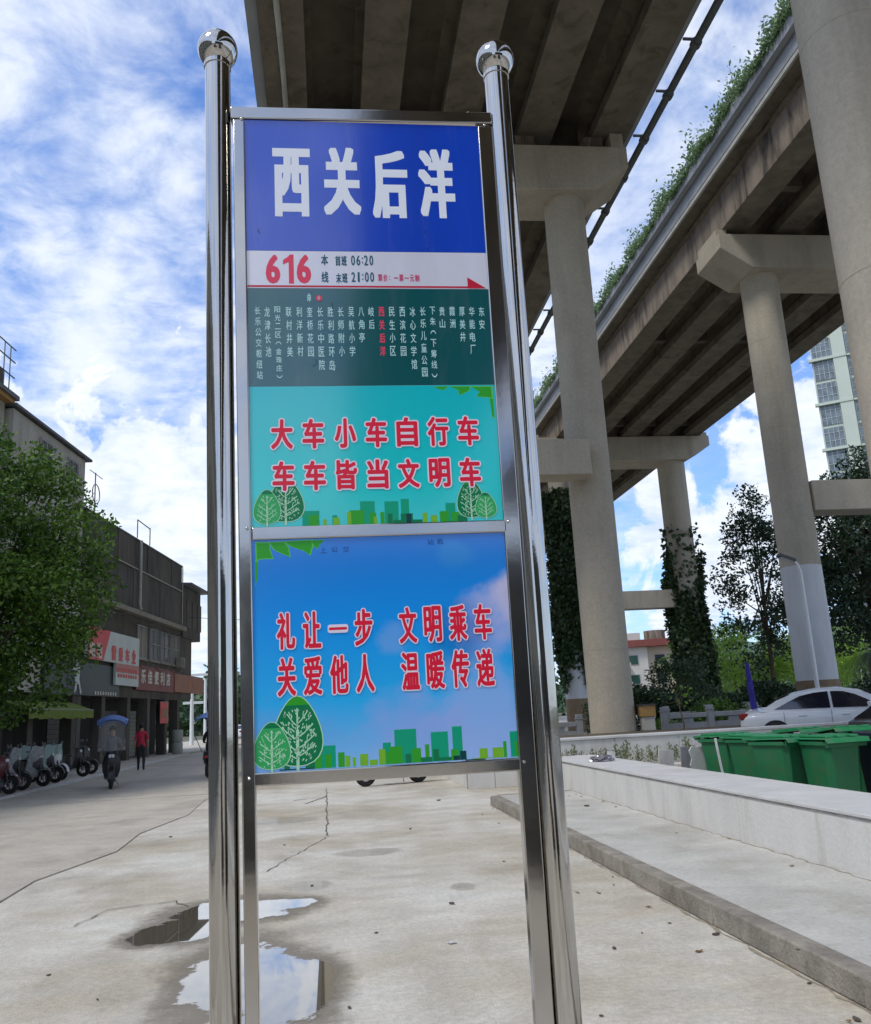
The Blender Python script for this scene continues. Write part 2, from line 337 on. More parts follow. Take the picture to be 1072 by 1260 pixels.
def tree(name, label, loc, h, crown, leaf, lsize, nclump, per, cr=(0.5, 1.1), trunk_r=0.18, group=None, zc=None, droop=0.0, limbs=9, conic=0.0, cat='tree'):
    """crown = (rx, ry, rz) half sizes; the crown centre sits at zc"""
    t = thing(name, label, cat, loc, 0, group)
    rx, ry, rz = crown; zc = zc or h-rz
    C = crown_centers((0, 0, zc), rx, ry, rz, nclump)
    if conic:
        k = 1-conic*np.clip((C[:, 2]-(zc-rz))/(2*rz), 0, 1); C[:, 0] *= k; C[:, 1] *= k
    R = rng.uniform(cr[0], cr[1], nclump)
    quads('crown', leafquads(clumps(C, R, per), lsize, 0.55, 0.2, droop), leaf, t)
    m = MB(); lean = Vector((random.uniform(-.3, .3), random.uniform(-.3, .3), 0))
    top = Vector((0, 0, zc+rz*0.4))+lean
    m.tube([(0, 0, 0), (0.05, 0, h*0.15), Vector((0, 0, zc-rz*0.4))+lean*0.5, top], [trunk_r*1.3, trunk_r, trunk_r*0.7, trunk_r*0.2], 9)
    for i in range(limbs):
        e = Vector(C[i]); s = Vector((0, 0, zc-rz*random.uniform(0.2, 0.8)))+lean*0.5
        m.tube([s, s.lerp(e, 0.5)+Vector((0, 0, -0.1)), e], [trunk_r*0.45, trunk_r*0.28, trunk_r*0.08], 6)
    m.build('trunk', 'bark', t)
    return t

# ================================================================ GROUND
struct(MB().box(-600, 600, -300, 1500, -0.6, -0.012).build('terrain', mat('far ground', (0.12, 0.12, 0.08), 0.95, var=0.3, scale=0.05), smooth=0))
g = MB()
# yard apron: one sheet with a wavering edge against the road slabs
edge = [(-2.55, 140), (-2.6, 60), (-2.62, 34), (-2.55, 24), (-2.75, 20), (-2.62, 17), (-2.95, 14.5), (-2.85, 12.6), (-3.25, 10.6), (-3.2, 9.2), (-3.6, 7.2), (-3.7, 2), (-3.7, -40)]
NX = 30
vs = []; fs = []
ys = [140, 100, 60, 40, 34, 30, 26, 24, 22, 20, 18.5, 17, 15.5, 14.5, 13.5, 12.6, 11.6, 10.6, 9.9, 9.2, 8, 7.2, 5, 2, -10, -40]
def ex(y):
    for (a, ya), (b, yb) in zip(edge, edge[1:]):
        if yb <= y <= ya: return a+(b-a)*(ya-y)/(ya-yb)
    return -3.7
g = MB()
for a, b in zip(ys, ys[1:]): g.quad((ex(a), a, 0), (40, a, 0), (40, b, 0), (ex(b), b, 0))
struct(g.build('pavement', 'ground', smooth=0))
# road cast in concrete slabs, joints left open
rd = MB()
k = 0; y = -40.0
road_root = None
slabs = []
while y < 150:
    L_ = 5.6+0.5*sin(k*1.7); x = -13.6
    for j, w in enumerate((5.15, 5.3)):
        m = MB(); xr = x+w-0.012
        if j == 0: pts = [(x, y), (xr, y), (xr, y+L_-0.012), (x, y+L_-0.012)]
        else:
            yy = [q for q in sorted(ys) if y < q < y+L_-0.012]
            pts = [(x, y)]+[(ex(y)-0.004, y)]+[(ex(q)-0.004, q) for q in yy]+[(ex(y+L_-0.012)-0.004, y+L_-0.012)]+[(x, y+L_-0.012)]
        m.prism(pts, -0.02, 0.014+0.004*sin(k*2.3+j), axis='z')
        slabs.append(m); x += w
    y += L_; k += 1
rb = MB().box(-13.6, -2.3, -40, 150, -0.016, -0.008).build('road', 'ground', smooth=0); struct(rb)
for m in slabs: m.build('concrete_slab', 'road', rb, smooth=0)
# cracks: shallow broken lines in the concrete, raised lips
def crack(pts, w=0.012, name='crack', mt='crackdark'):
    m = MB(); P = []
    for (a, b) in zip(pts, pts[1:]):
        n = max(2, int((Vector(b)-Vector(a)).length/0.12))
        for i in range(n): 
            q = Vector(a).lerp(Vector(b), i/n); P.append(q+Vector((random.uniform(-.02, .02), random.uniform(-.03, .03), 0)))
    for a, b in zip(P, P[1:]):
        d = (b-a).normalized(); u = Vector((-d.y, d.x, 0))*w*random.uniform(0.3, 1)
        m.quad(a-u, b-u, b+u, a+u)
    return struct(m.build(name, mt, smooth=0))
M['dirtline'] = mat('dried mud line', (0.34, 0.29, 0.22), 1.0, var=.3, scale=12)
M['crackdark'] = mat('dark crack', (0.11, 0.09, 0.07), 1.0, var=0.3, scale=20)
Z = 0.004
crack([atg(402, 970, Z), atg(403, 1030, Z)], 0.012)
crack([atg(362, 985, Z), atg(402, 980, Z), atg(372, 990, Z)], 0.03)
crack([atg(402, 1030, Z), atg(345, 1062, Z), atg(325, 1075, Z)], 0.008)
crack([atg(700, 1006, Z), atg(790, 1080, Z), atg(1000, 1200, Z)], 0.004)
Z2 = .009
crack([atg(88, 1140, Z2), atg(130, 1120, Z2), atg(215, 1108, Z2), atg(240, 1117, Z2)], 0.008)
# puddle: a thin still sheet of water with a ragged rim, muddy wet fringe beneath it
def blob(pts, sub=7, jit=0.035):
    P = []; n = len(pts)
    for i in range(n):
        p0, p1, p2, p3 = [Vector(pts[(i+j-1) % n]) for j in range(4)]
        for s in range(sub):
            t = s/sub
            q = 0.5*((2*p1)+(p2-p0)*t+(2*p0-5*p1+4*p2-p3)*t*t+(3*p1-p0-3*p2+p3)*t**3)
            P.append(Vector((q.x+random.uniform(-jit, jit), q.y+random.uniform(-jit, jit)*1.6, q.z)))
    return P
rim = [(205, 1122), (245, 1104), (300, 1100), (352, 1108), (385, 1122), (368, 1134), (340, 1140), (338, 1154), (372, 1166), (402, 1180), (404, 1212), (392, 1242), (345, 1262), (280, 1285), (225, 1275), (208, 1235), (222, 1195), (170, 1172), (150, 1158), (185, 1140)]
M['wet'] = mat('wet mud stained concrete', (0.24, 0.20, 0.15), 0.4, var=0.3, scale=3, bump=0.3, bscale=50, dirt=(0.15, 0.125, 0.09), dirt_amt=0.6, dirt_scale=3)
def ngon(P, name, material):
    bm = bmesh.new(); vs_ = [bm.verts.new(p) for p in P]; f = bm.faces.new(vs_); bmesh.ops.triangulate(bm, faces=[f])
    me = bpy.data.meshes.new(name); bm.to_mesh(me); bm.free(); me.materials.append(M[material])
    if me.polygons[0].normal.z < 0: me.flip_normals()
    o = bpy.data.objects.new(name, me); COL.objects.link(o); return o
def puddle_material(has_water=True):
    m = bpy.data.materials.new('puddle and wet rim'); m.use_nodes = True
    t = m.node_tree; n = t.nodes; l = t.links; b = n['Principled BSDF']; o = n['Material Output']
    tc = n.new('ShaderNodeTexCoord')
    nz = n.new('ShaderNodeTexNoise'); nz.inputs['Scale'].default_value = 3.2; nz.inputs['Detail'].default_value = 9; nz.inputs['Roughness'].default_value = 0.68; l.new(tc.outputs['Object'], nz.inputs['Vector'])
    nf = n.new('ShaderNodeTexNoise'); nf.inputs['Scale'].default_value = 26; nf.inputs['Detail'].default_value = 4; l.new(tc.outputs['Object'], nf.inputs['Vector'])
    cur = None
    for (px, py, rx, ry) in PUDS:
        c = atg(px, py); mp = n.new('ShaderNodeMapping'); mp.vector_type = 'TEXTURE'; mp.inputs['Location'].default_value = (c.x, c.y, 0.004); mp.inputs['Scale'].default_value = (rx, ry, 1)
        l.new(tc.outputs['Object'], mp.inputs[0]); ln = n.new('ShaderNodeVectorMath'); ln.operation = 'LENGTH'; l.new(mp.outputs[0], ln.inputs[0])
        if cur is None: cur = ln.outputs['Value']
        else:
            mn = n.new('ShaderNodeMath'); mn.operation = 'SMOOTH_MIN'; mn.inputs[2].default_value = 0.25; l.new(cur, mn.inputs[0]); l.new(ln.outputs['Value'], mn.inputs[1]); cur = mn.outputs[0]
    ad = n.new('ShaderNodeMath'); ad.operation = 'MULTIPLY_ADD'; l.new(nz.outputs[0], ad.inputs[0]); ad.inputs[1].default_value = 1.1; l.new(cur, ad.inputs[2])
    a2 = n.new('ShaderNodeMath'); a2.operation = 'MULTIPLY_ADD'; l.new(nf.outputs[0], a2.inputs[0]); a2.inputs[1].default_value = 0.14; l.new(ad.outputs[0], a2.inputs[2])
    def ss(lo, hi, v=a2.outputs[0]):
        r = n.new('ShaderNodeMapRange'); r.interpolation_type = 'SMOOTHSTEP'; r.inputs[1].default_value = lo; r.inputs[2].default_value = hi; l.new(v, r.inputs[0]); return r.outputs[0]
    water = ss(1.46, 1.38); wet = ss(2.05, 1.46)
    cr = n.new('ShaderNodeMix'); cr.data_type = 'RGBA'; l.new(water, cr.inputs[0]); cr.inputs[6].default_value = (0.24, 0.205, 0.155, 1); cr.inputs[7].default_value = (0.13, 0.11, 0.08, 1); l.new(cr.outputs[2], b.inputs['Base Color'])
    rr = n.new('ShaderNodeMapRange'); rr.inputs[3].default_value = 0.55; rr.inputs[4].default_value = 0.012; l.new(water, rr.inputs[0]); l.new(rr.outputs[0], b.inputs['Roughness'])
    l.new(water, b.inputs['Coat Weight']); b.inputs['Coat Roughness'].default_value = 0.01; b.inputs['Coat IOR'].default_value = 1.75; b.inputs['IOR'].default_value = 1.5
    if not has_water:
        for lk in list(water.links): l.remove(lk)
        b.inputs['Coat Weight'].default_value = 0; b.inputs['Roughness'].default_value = .6
        cr.inputs[0].default_value = 0; wet = ss(1.75, 1.35)
        a3 = n.new('ShaderNodeMath'); a3.operation = 'MULTIPLY'; l.new(wet, a3.inputs[0]); a3.inputs[1].default_value = .22; l.new(a3.outputs[0], b.inputs['Alpha']); return m
    al = n.new('ShaderNodeMath'); al.operation = 'MULTIPLY_ADD'; al.use_clamp = True; l.new(wet, al.inputs[0]); al.inputs[1].default_value = 0.62; l.new(water, al.inputs[2]); l.new(al.outputs[0], b.inputs['Alpha'])
    return m
PUDS = [(285, 1122, .60, .58), (195, 1150, .26, .42), (240, 1140, .33, .6), (350, 1113, .34, .30), (290, 1200, .40, .95), (345, 1215, .36, .85), (385, 1210, .17, .70), (290, 1300, .40, .8)]
M['puddle'] = puddle_material()
struct(MB().quad((-3.2, 4.4, .004), (.9, 4.4, .004), (.9, 10.2, .004), (-3.2, 10.2, .004)).build('puddle', 'puddle', smooth=0))
PUDS = [(570, 1091, .12, .22), (452, 1049, .42, .30), (350, 1010, .6, .5), (380, 1090, .25, .3)]
M['damp'] = puddle_material(False)
struct(MB().quad((-3.6, 4.6, .002), (2.5, 4.6, .002), (2.5, 17, .002), (-2.6, 17, .002)).build('damp_patch', 'damp', smooth=0))

# ---------------------------------------------------------------- terrace, kerb, white wall
KX = 2.6
t = MB().box(KX+0.14, 4.6, -12, 15.25, 0.0, 0.150).build('terrace', 'terrace', smooth=0); struct(t)
kr = MB().box(KX+.012, KX+.12, -12, 15.38, -0.02, 0.12).build('kerb', 'kerb', smooth=0); struct(kr)
y = -12.0
while y < 15.2:
    L_ = min(1.8+random.uniform(-.1, .15), 15.4-y)
    m = MB().box(KX+random.uniform(-.004, .004), KX+0.137, y+.002, y+L_-.003, 0.0, 0.153+random.uniform(-.003, .003))
    m.build('kerb_stone', 'kerb', kr, bevel=0.012, seg=2); y += L_
MB().box(KX+0.14, 4.6, 15.252, 15.4, 0.0, 0.149).build('kerb_stone', 'kerb', kr, bevel=.01)
wl = thing('low_white_wall', 'long low whitewashed wall running along the back of the raised concrete terrace', 'wall', (4.0, 0, 0.15))
MB().box(0.012, 0.86, -12, 16.9, -0.15, 0.43).build('wall_body', 'whitewall', wl, smooth=0)
MB().box(0.004, 0.868, -12, 16.905, 0.4305, 0.445).build('mortar_joint', 'wallline', wl, smooth=0)
m = MB(); m.box(-0.004, 0.88, -12, 16.92, 0.4455, 0.478); m.build('capping', 'walltop', wl, bevel=0.007)
for (x_, z_, w_) in ((3.993, .1525, .018), (2.588, .003, .022)):
    crack([(x_, 15.2 if x_ > 3 else 15.3, z_), (x_, 9, z_), (x_-.005, 2.5, z_)], w_*.8, 'dirt_line', 'dirtline')
rl = random.Random(5)
def dead_leaf(p, r, s_):
    m = MB(); m.add([(-s_, 0, .004), (-s_*.3, s_*.4, .012), (s_*.6, s_*.35, .006), (s_*1.1, 0, .015), (s_*.5, -s_*.4, .004), (-s_*.4, -s_*.35, .010)], [(0, 1, 2, 3), (0, 3, 4, 5)])
    o = m.build('dead_leaf', 'deadleaf', smooth=0); o.location = p; o.rotation_euler = (0, 0, r); tag(o, 'dry brown fallen leaf lying on the concrete near the kerb or wall foot', 'leaf', 'dead leaves on the concrete')
M['deadleaf'] = mat('dry leaf', (.20, .12, .05), .8)
for i in range(26):
    if i % 2: dead_leaf(Vector((3.96-abs(rl.gauss(0, .10)), rl.uniform(3.5, 15), .152)), rl.uniform(0, 6), rl.uniform(.018, .035))
    else: dead_leaf(Vector((2.56-abs(rl.gauss(0, .25)), rl.uniform(4, 15), .002)), rl.uniform(0, 6), rl.uniform(.015, .032))
# planter box wall that closes the yard, facing the camera
pw = thing('planter_wall', 'white planter wall of render panels behind the rubble with weeds along its foot', 'wall', (2.72, 18.5, 0))
x = 0.0; i = 0
for w in (0.55, 1.3, 1.3, 1.4, 1.3, 1.35, 1.3, 1.4, 1.3, 1.2):
    MB().box(x+.004, x+w-.004, 0, 0.12, 0, 0.84).build('panel', 'whitewall', pw, bevel=0.006); x += w
MB().box(0, x, 0.121, 0.30, 0, 0.835).build('wall_core', 'wallline', pw, smooth=0)
MB().box(0.0, 0.12, 0.302, 4.2, 0, 0.84).build('side_wall', 'whitewall', pw, bevel=0.006)
MB().box(-0.03, x, -0.03, 0.34, 0.842, 0.90).build('capping', 'walltop', pw, bevel=0.01)
struct(MB().box(2.85, 14, 18.81, 23.5, 0.0, 0.80).build('planter_soil', mat('planter soil', (0.10, 0.08, 0.05), 1, var=.3, scale=3), smooth=0))
# slab of lighter path behind the low wall
struct(MB().box(4.87, 16, 13.2, 17.2, 0, 0.016).build('path', 'terrace', smooth=0))
# raised street level where the cars park
struct(MB().box(9.5, 60, 19, 34, 0.0, 0.16).build('car_park', mat('car park asphalt', (0.16, 0.16, 0.155), 0.9, var=.15, scale=1), smooth=0))

# ================================================================ BRIDGES
def beams_bridge(name, label, xs, bw, x0, x1, zb, y0, y1, depth=1.35, par=(None, None)):
    r = thing(name, label, 'bridge', (0, 0, 0))
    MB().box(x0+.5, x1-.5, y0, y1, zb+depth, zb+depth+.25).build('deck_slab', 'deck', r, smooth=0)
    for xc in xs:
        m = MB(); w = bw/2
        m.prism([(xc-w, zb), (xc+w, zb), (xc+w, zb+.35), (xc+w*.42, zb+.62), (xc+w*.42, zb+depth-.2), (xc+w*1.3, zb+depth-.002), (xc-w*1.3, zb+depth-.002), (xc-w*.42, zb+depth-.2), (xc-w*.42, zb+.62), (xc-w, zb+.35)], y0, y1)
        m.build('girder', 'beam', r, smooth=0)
    y = y0+6
    while y < y1:
        for a, b in zip(xs, xs[1:]):
            MB().box(a+bw*.5+.02, b-bw*.5-.02, y, y+.35, zb+.5, zb+depth-.01).build('cross_brace', 'deck', r, smooth=0)
        y += 12.75
    return r
ZL = 18.98
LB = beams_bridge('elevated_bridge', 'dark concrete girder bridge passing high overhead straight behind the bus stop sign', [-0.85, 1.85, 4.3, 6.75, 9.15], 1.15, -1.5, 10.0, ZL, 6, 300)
for xc in (3.0, 5.2, 7.2, 9.15): MB().box(xc-.55, xc+.55, -70, 5.9, ZL, ZL+.6).build('girder', 'beam', LB, smooth=0)  # unseen span behind the viewer, narrowed to set the panels' reflected sky edge
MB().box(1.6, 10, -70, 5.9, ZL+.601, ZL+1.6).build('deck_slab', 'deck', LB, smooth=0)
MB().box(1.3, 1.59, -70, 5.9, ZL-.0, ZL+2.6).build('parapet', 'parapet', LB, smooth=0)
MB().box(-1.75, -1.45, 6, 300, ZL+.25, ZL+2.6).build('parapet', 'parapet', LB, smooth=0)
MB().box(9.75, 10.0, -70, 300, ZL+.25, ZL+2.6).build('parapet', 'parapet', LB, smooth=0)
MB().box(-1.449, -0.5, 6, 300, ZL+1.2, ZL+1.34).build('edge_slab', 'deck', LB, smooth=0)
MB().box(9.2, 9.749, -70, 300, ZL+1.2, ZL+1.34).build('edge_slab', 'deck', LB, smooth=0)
m = MB(); pts = []
for i in range(60): pts.append((-0.93+0.04*sin(i*.7), 8+i*1.2, ZL-0.085+0.02*sin(i*1.1)))
m.tube(pts, 0.075, 8); m.build('conduit', 'palepipe', LB)
m = MB(); m.tube([(10.28, -60, ZL-.05), (10.28, 300, ZL-.05)], 0.11, 12); m.build('drain_pipe', 'darkpipe', LB)
jm = MB(); jm.tube([(0, -.09, 0), (0, .09, 0)], 0.15, 12); jm.box(-.35, 0.05, -.03, .03, .1, .16); j0 = jm.build('pipe_bracket', 'darkpipe', LB); j0.location = (10.28, 19.4, ZL-.05)
pieces('pipe_bracket', j0, [((10.28, 19.4+2.05*i, ZL-.05), 0) for i in range(1, 34)], LB)

XR0, XR1 = 14.5, 23.8; ZR = EYE+16.5
RB_ = beams_bridge('elevated_bridge', 'second concrete girder bridge to the right with stained side and green shrubs along its parapet', [14.95, 17.05, 19.15, 21.25, 23.35], 1.0, 14.0, 24.2, ZR, -70, 300, 1.3)
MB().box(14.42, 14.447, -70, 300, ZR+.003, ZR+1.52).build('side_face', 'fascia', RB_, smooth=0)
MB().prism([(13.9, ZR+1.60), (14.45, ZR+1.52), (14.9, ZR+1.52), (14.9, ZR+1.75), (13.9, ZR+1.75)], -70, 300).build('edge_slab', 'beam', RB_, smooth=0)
MB().box(13.86, 13.95, -70, 300, ZR+1.56, ZR+1.70).build('edge_drip', 'palepipe', RB_, smooth=0)
MB().box(13.92, 14.15, -70, 300, ZR+1.82, ZR+2.72).build('parapet', 'parapet', RB_, smooth=0)
MB().box(14.0, 14.15, -70, 300, ZR+1.701, ZR+1.819).build('parapet_gap', 'darkpipe', RB_, smooth=0)
MB().box(24.0, 24.25, -70, 300, ZR+.7, ZR+2.7).build('parapet', 'parapet', RB_, smooth=0)
MB().box(13.7, 13.9, -10, 200, ZR+2.35, ZR+2.74).build('planter_trough', 'parapet', RB_, smooth=0)
n = 110000; Yv = 12+ (rng.random(n)**1.7)*160
hgt = 0.45+0.25*np.sin(Yv*1.9)+0.2*np.sin(Yv*5.3+1)
C = np.stack([13.85+rng.normal(0, .17, n), Yv, ZR+2.62+np.abs(rng.normal(0, 1, n))*hgt*0.62], 1)
q = quads('parapet_shrubs', leafquads(C, 0.16, 0.45, 0.0), 'leaf_deck'); tag(q, 'line of small green shrubs growing in the trough on top of the right bridge parapet', 'plants', kind='stuff')

ORD = {49.5: 'third', 75: 'fourth', 100.5: 'fifth', 126: 'sixth', 77: 'fourth', 101.5: 'fifth'}
def pier_col(name, label, x, y, z1, r, white=False, z0=0.0, group='round concrete bridge columns', mat_='pier'):
    t = thing(name, label, 'column', (x, y, z0), 0, group)
    m = MB(); prof = []
    n = 12
    for i in range(n+1): prof.append((r, (1.75 if white else 0)+(z1-z0-(1.75 if white else 0))*i/n))
    if white:
        MB().lathe([(r+.03, 0), (r+.03, 1.95)], 48).build('brown_band', 'pierband', t)
        MB().lathe([(r+.006, 1.951), (r+.006, 5.75)], 48).build('white_painted_base', 'pierwhite', t)
        prof = [(r, 5.751+(z1-z0-5.751)*i/10) for i in range(11)]
    MB().lathe(prof, 48).build('shaft', mat_, t)
    for h in (3.0, 6.9, 10.6, 13.9):
        if h < z1-1 and not (white and h < 6): MB().lathe([(r+.004, h), (r+.007, h+.012), (r+.004, h+.03)], 48).build('casting_seam', mat_, t)
    return t
def cap(name, label, x0, x1, y, z0, z1, dy=0.95, taper=1.15, tz=0.55, gap=.3):
    t = thing(name, label, 'crossbeam', (0, y, z0))
    h = z1-z0
    MB().prism([(x0+taper, 0), (x1-taper, 0), (x1, tz), (x1, h), (x0, h), (x0, tz)], -dy, dy).build('beam', 'pier', t, smooth=0, bevel=.02)
    for s in (x0+.02, x1-.42):
        MB().box(s, s+.4, -dy*.8, dy*.8, h+.002, h+gap-.02).build('end_block', 'pier', t, smooth=0)
    n = 5
    for i in range(n):
        xx = x0+.9+(x1-x0-1.8)*i/(n-1)
        MB().box(xx-.3, xx+.3, -.5, -.0, h+.001, h+gap-.015).build('bearing', 'fascia', t, smooth=0)
    return t
p1 = pier_col('bridge_column', 'round concrete column rising just right of the sign, standing behind the planter wall', 7.6, 24, 16.9, 0.62)
pier_col('bridge_column', 'left bridge column hidden behind the sign panels, its foot on the yard concrete', 0.25, 24, 16.9, 0.62)
cap('pier_crossbeam', 'tapered concrete crossbeam on the column right of the sign, carrying the left bridge', -1.1, 9.5, 24, 16.85, 18.35, 0.9, 1.13, .8, .62)
tb = thing('tie_beam', 'square concrete tie beam half way up the column behind the right sign post', 'crossbeam', (0, 23.2, 7.78)); MB().box(0.8, 7.32, -.42, .42, 0, 1.03).build('beam', 'pier', tb, bevel=.02)
pier_col('bridge_column', 'massive near concrete column cut off by the right edge of the picture', 7.62, 10.0, 16.9, 0.66)
cap('pier_crossbeam', 'concrete crossbeam above the massive near column, out of the picture', -1.1, 9.5, 10, 16.85, 18.35, 0.9, 1.13, .8, .62)
for y in (49.5, 75, 100.5, 126):
    for x in (0.25, 7.6): pier_col('bridge_column', 'left bridge column far down the line behind the sign at %d metres' % y if False else 'left bridge column farther down the line, behind the sign', x, y, 16.9, 0.62)
    cap('pier_crossbeam', 'crossbeam on the %s pier of the left bridge counted away from the viewer' % ORD[y], -1.1, 9.5, y, 16.85, 18.35, 0.9, 1.13, .8, .62)['group'] = 'crossbeams of the farther left bridge piers'
p2 = pier_col('bridge_column', 'round column at the right with a white painted lower part, behind the white car', 15.98, 28.0, 16.5, 0.66, True)
pier_col('bridge_column', 'partner column of the white-based one, beyond the right edge', 23.2, 28.0, 16.5, 0.66, True)
cap('pier_crossbeam', 'concrete crossbeam with pale end face on top of the white-based right column', 14.15, 25.0, 28.0, 16.45, 17.75, 1.0, 1.15, .75)
tb = thing('tie_beam', 'concrete tie beam leaving the white-based column towards the right edge', 'crossbeam', (0, 28.0, 7.62)); MB().box(16.55, 22.7, -.5, .5, 0, 1.06).build('beam', 'pier', tb, bevel=.02)
Y3 = 52.5
for (x, lab) in ((14.55, 'dark column wrapped in hanging creepers, seen in the gap left of the main column'), (22.1, 'thinner far column whose lower half is thickly wrapped in ivy')):
    c = pier_col('bridge_column', lab, x, Y3, 16.5, 0.86 if x > 20 else .64, x < 20)
    c['group'] = 'far right bridge columns with creepers'
    # ivy
    n = 19000; zz = (rng.random(n)**1.0)*(12.2 if x > 20 else 14.8); th = rng.uniform(0, 2*pi, n)
    keep = (zz < 7.3+3.0*np.abs(np.cos(th))**2+0.8*np.sin(th*7+zz)) if x > 20 else (zz > 3.8+0.9*np.sin(th*3)+.6*np.sin(th*11))
    keep |= (rng.random(n) < 0.10) & (zz > 3)
    zz, th = zz[keep], th[keep]; rr = 0.9+np.abs(rng.normal(0, .14, len(zz)))+0.28*np.maximum(0, np.sin(th*3+zz*.8))
    if x < 20: rr = rr*.80
    if x > 20: rr = rr*0.93+np.clip(3.0-zz, 0, 4)*0.08
    C = np.stack([rr*np.cos(th), rr*np.sin(th), zz], 1)
    o = quads('ivy', leafquads(C, 0.30, 0.7, 0, 0.6), 'leaf_vine', c); o['kind'] = 'stuff'
cap('pier_crossbeam', 'far crossbeam under the right bridge, carried by the ivy-wrapped columns', 12.9, 24.4, Y3, 16.45, 18.0, 1.1, 1.6, .9)
tb = thing('tie_beam', 'far concrete tie beam between the two creeper-covered columns', 'crossbeam', (0, Y3, 7.15)); MB().box(15.3, 21.4, -.5, .5, 0, 1.1).build('beam', 'pier', tb, bevel=.02)
n = 900; C = np.stack([rng.uniform(16.5, 21.4, n), Y3-.5+rng.normal(0, .15, n), 7.1+rng.normal(0, .12, n)+ (rng.random(n) < .4)*1.2], 1)
o = quads('ivy', leafquads(C[(np.sin(C[:, 0]*3.1) > .3)], 0.2, 0.7, 0, .6), 'leaf_vine', tb); o['kind'] = 'stuff'
for y in (77, 101.5, 126):
    for x in (15.2, 22.6): pier_col('bridge_column', 'right bridge column farther down the line beyond the ivy-wrapped pair', x, y, 16.5, 0.8)
    cap('pier_crossbeam', 'crossbeam on the %s pier of the right bridge counted away from the viewer' % ORD[y], 13.6, 24.4, y, 16.45, 18.0, 1.1, 1.6, .9)['group'] = 'crossbeams of the farther right bridge piers'

# ================================================================ BUS STOP SIGN
YB = 2.08
sg = thing('bus_stop_sign', 'stainless steel bus stop sign with blue name panel, route list and two slogan panels', 'bus stop sign', (0.125, 2.1, 0))
OX, OY = 0.125, 2.1
def loc(v): return (v[0]-OX, v[1]-OY, v[2])
def bar(name, pts, half, depth, y, material='brushed', bev=0.003):
    """square tube in the board plane running through pts (x,z)"""
    (xa, za), (xb, zb) = pts
    d = Vector((xb-xa, 0, zb-za)); L_ = d.length; u = d.normalized(); w = Vector((-u.z, 0, u.x))
    m = MB(); m.obox(loc(((xa+xb)/2, y, (za+zb)/2)), u*L_/2, w*half, Vector((0, depth/2, 0)))
    return m.build(name, material, sg, bevel=bev, seg=3)
# round posts with ball finials (they lean a touch, like the real ones)
for (xt, xb) in ((-0.2655, -0.233), (0.5045, 0.494)):
    zt = 3.30; m = MB()
    X = lambda z: xb+(xt-xb)*(z-0.0)/zt
    m.tube([loc((X(z), 2.1, z)) for z in np.linspace(0, zt, 9)], 0.0335, 40)
    po = m.build('post', 'chrome', sg, smooth=60)
    m = MB(); r = 0.0535
    prof = [(0.034, -0.047)]+[(r*cos(a), r*sin(a)) for a in np.linspace(-1.0, pi/2-.02, 16)]
    m.lathe([(0.036, -0.058), (0.036, -0.046)]+prof[1:], 40, loc((X(zt)-0.0, 2.1, zt+.045)))
    m.build('ball_finial', 'chrome', po, smooth=60)
    MB().lathe([(.07, 0), (.07, .012), (.06, .018)], 32, loc((xb, 2.1, 0))).build('base_flange', 'brushed', po)
# square stiles that run to the ground
def sx(z, a, b): return a+(b-a)*(3.11-z)/(3.11-1.35)
lx0, lx1 = -0.2085, -0.186    # centre of left stile at top, bottom
bar('stile', [(-0.2075, 3.114), (-0.175, 0.0)], 0.0150, 0.034, YB+.012)
bar('stile', [(0.457, 3.114), (0.437, 0.0)], 0.0205, 0.034, YB+.012)
bar('top_rail', [(-0.229, 3.134), (0.477, 3.140)], 0.0175, 0.036, YB+.012)
bar('middle_rail', [(-0.180, 1.988), (0.437, 1.990)], 0.0155, 0.030, YB+.010)
bar('bottom_rail', [(-0.180, 1.4265), (0.430, 1.4245)], 0.0145, 0.032, YB+.012)
# weld seams and little bolts
for (x, z) in ((-0.199, 3.113), (0.455, 3.115), (-0.188, 1.43), (0.437, 1.43), (-0.190, 2.0), (0.441, 2.0)):
    m = MB(); m.lathe([(.001, -.004), (.0035, -.002), (.0035, .002)], 10, loc((x, YB-.006, z)), axis='y'); m.build('weld_mark', 'brushed', sg)
def LX(z): return -0.1925+(3.114-z)*0.01044-0.0005   # inner edges of the stiles
def RX(z): return 0.4365-(3.114-z)*0.00642+0.001
def panel(name, z0, z1, material, y=YB):
    m = MB(); m.prism([(LX(z0)-OX, z0), (RX(z0)-OX, z0), (RX(z1)-OX, z1), (LX(z1)-OX, z1)], y-OY, y-OY+.004)
    return m.build(name, material, sg, smooth=0)
def pmat(name, col, rough=0.13):
    m = mat(name, col, rough, var=0.08, scale=5, spec=0.5, bump=0.04, bscale=6, streak=.3, dirt=tuple(c*.7+.12 for c in col), dirt_amt=.22, dirt_scale=9); gloss(m); return m
M['p_blue'] = pmat('blue vinyl', (0.004, 0.062, 0.56), 0.16)
M['p_white'] = pmat('white vinyl', (0.74, 0.74, 0.84), 0.18)
M['p_dark'] = pmat('dark teal vinyl', (0.001, 0.095, 0.105), 0.15)
M['p_teal'] = gradmat('teal slogan print', 0, 0, [(0.0, (0.0, 0.60, 0.60)), (0.25, (0.0, 0.66, 0.65)), (1.0, (0.0, 0.55, 0.62))], 2.0, 2.36)
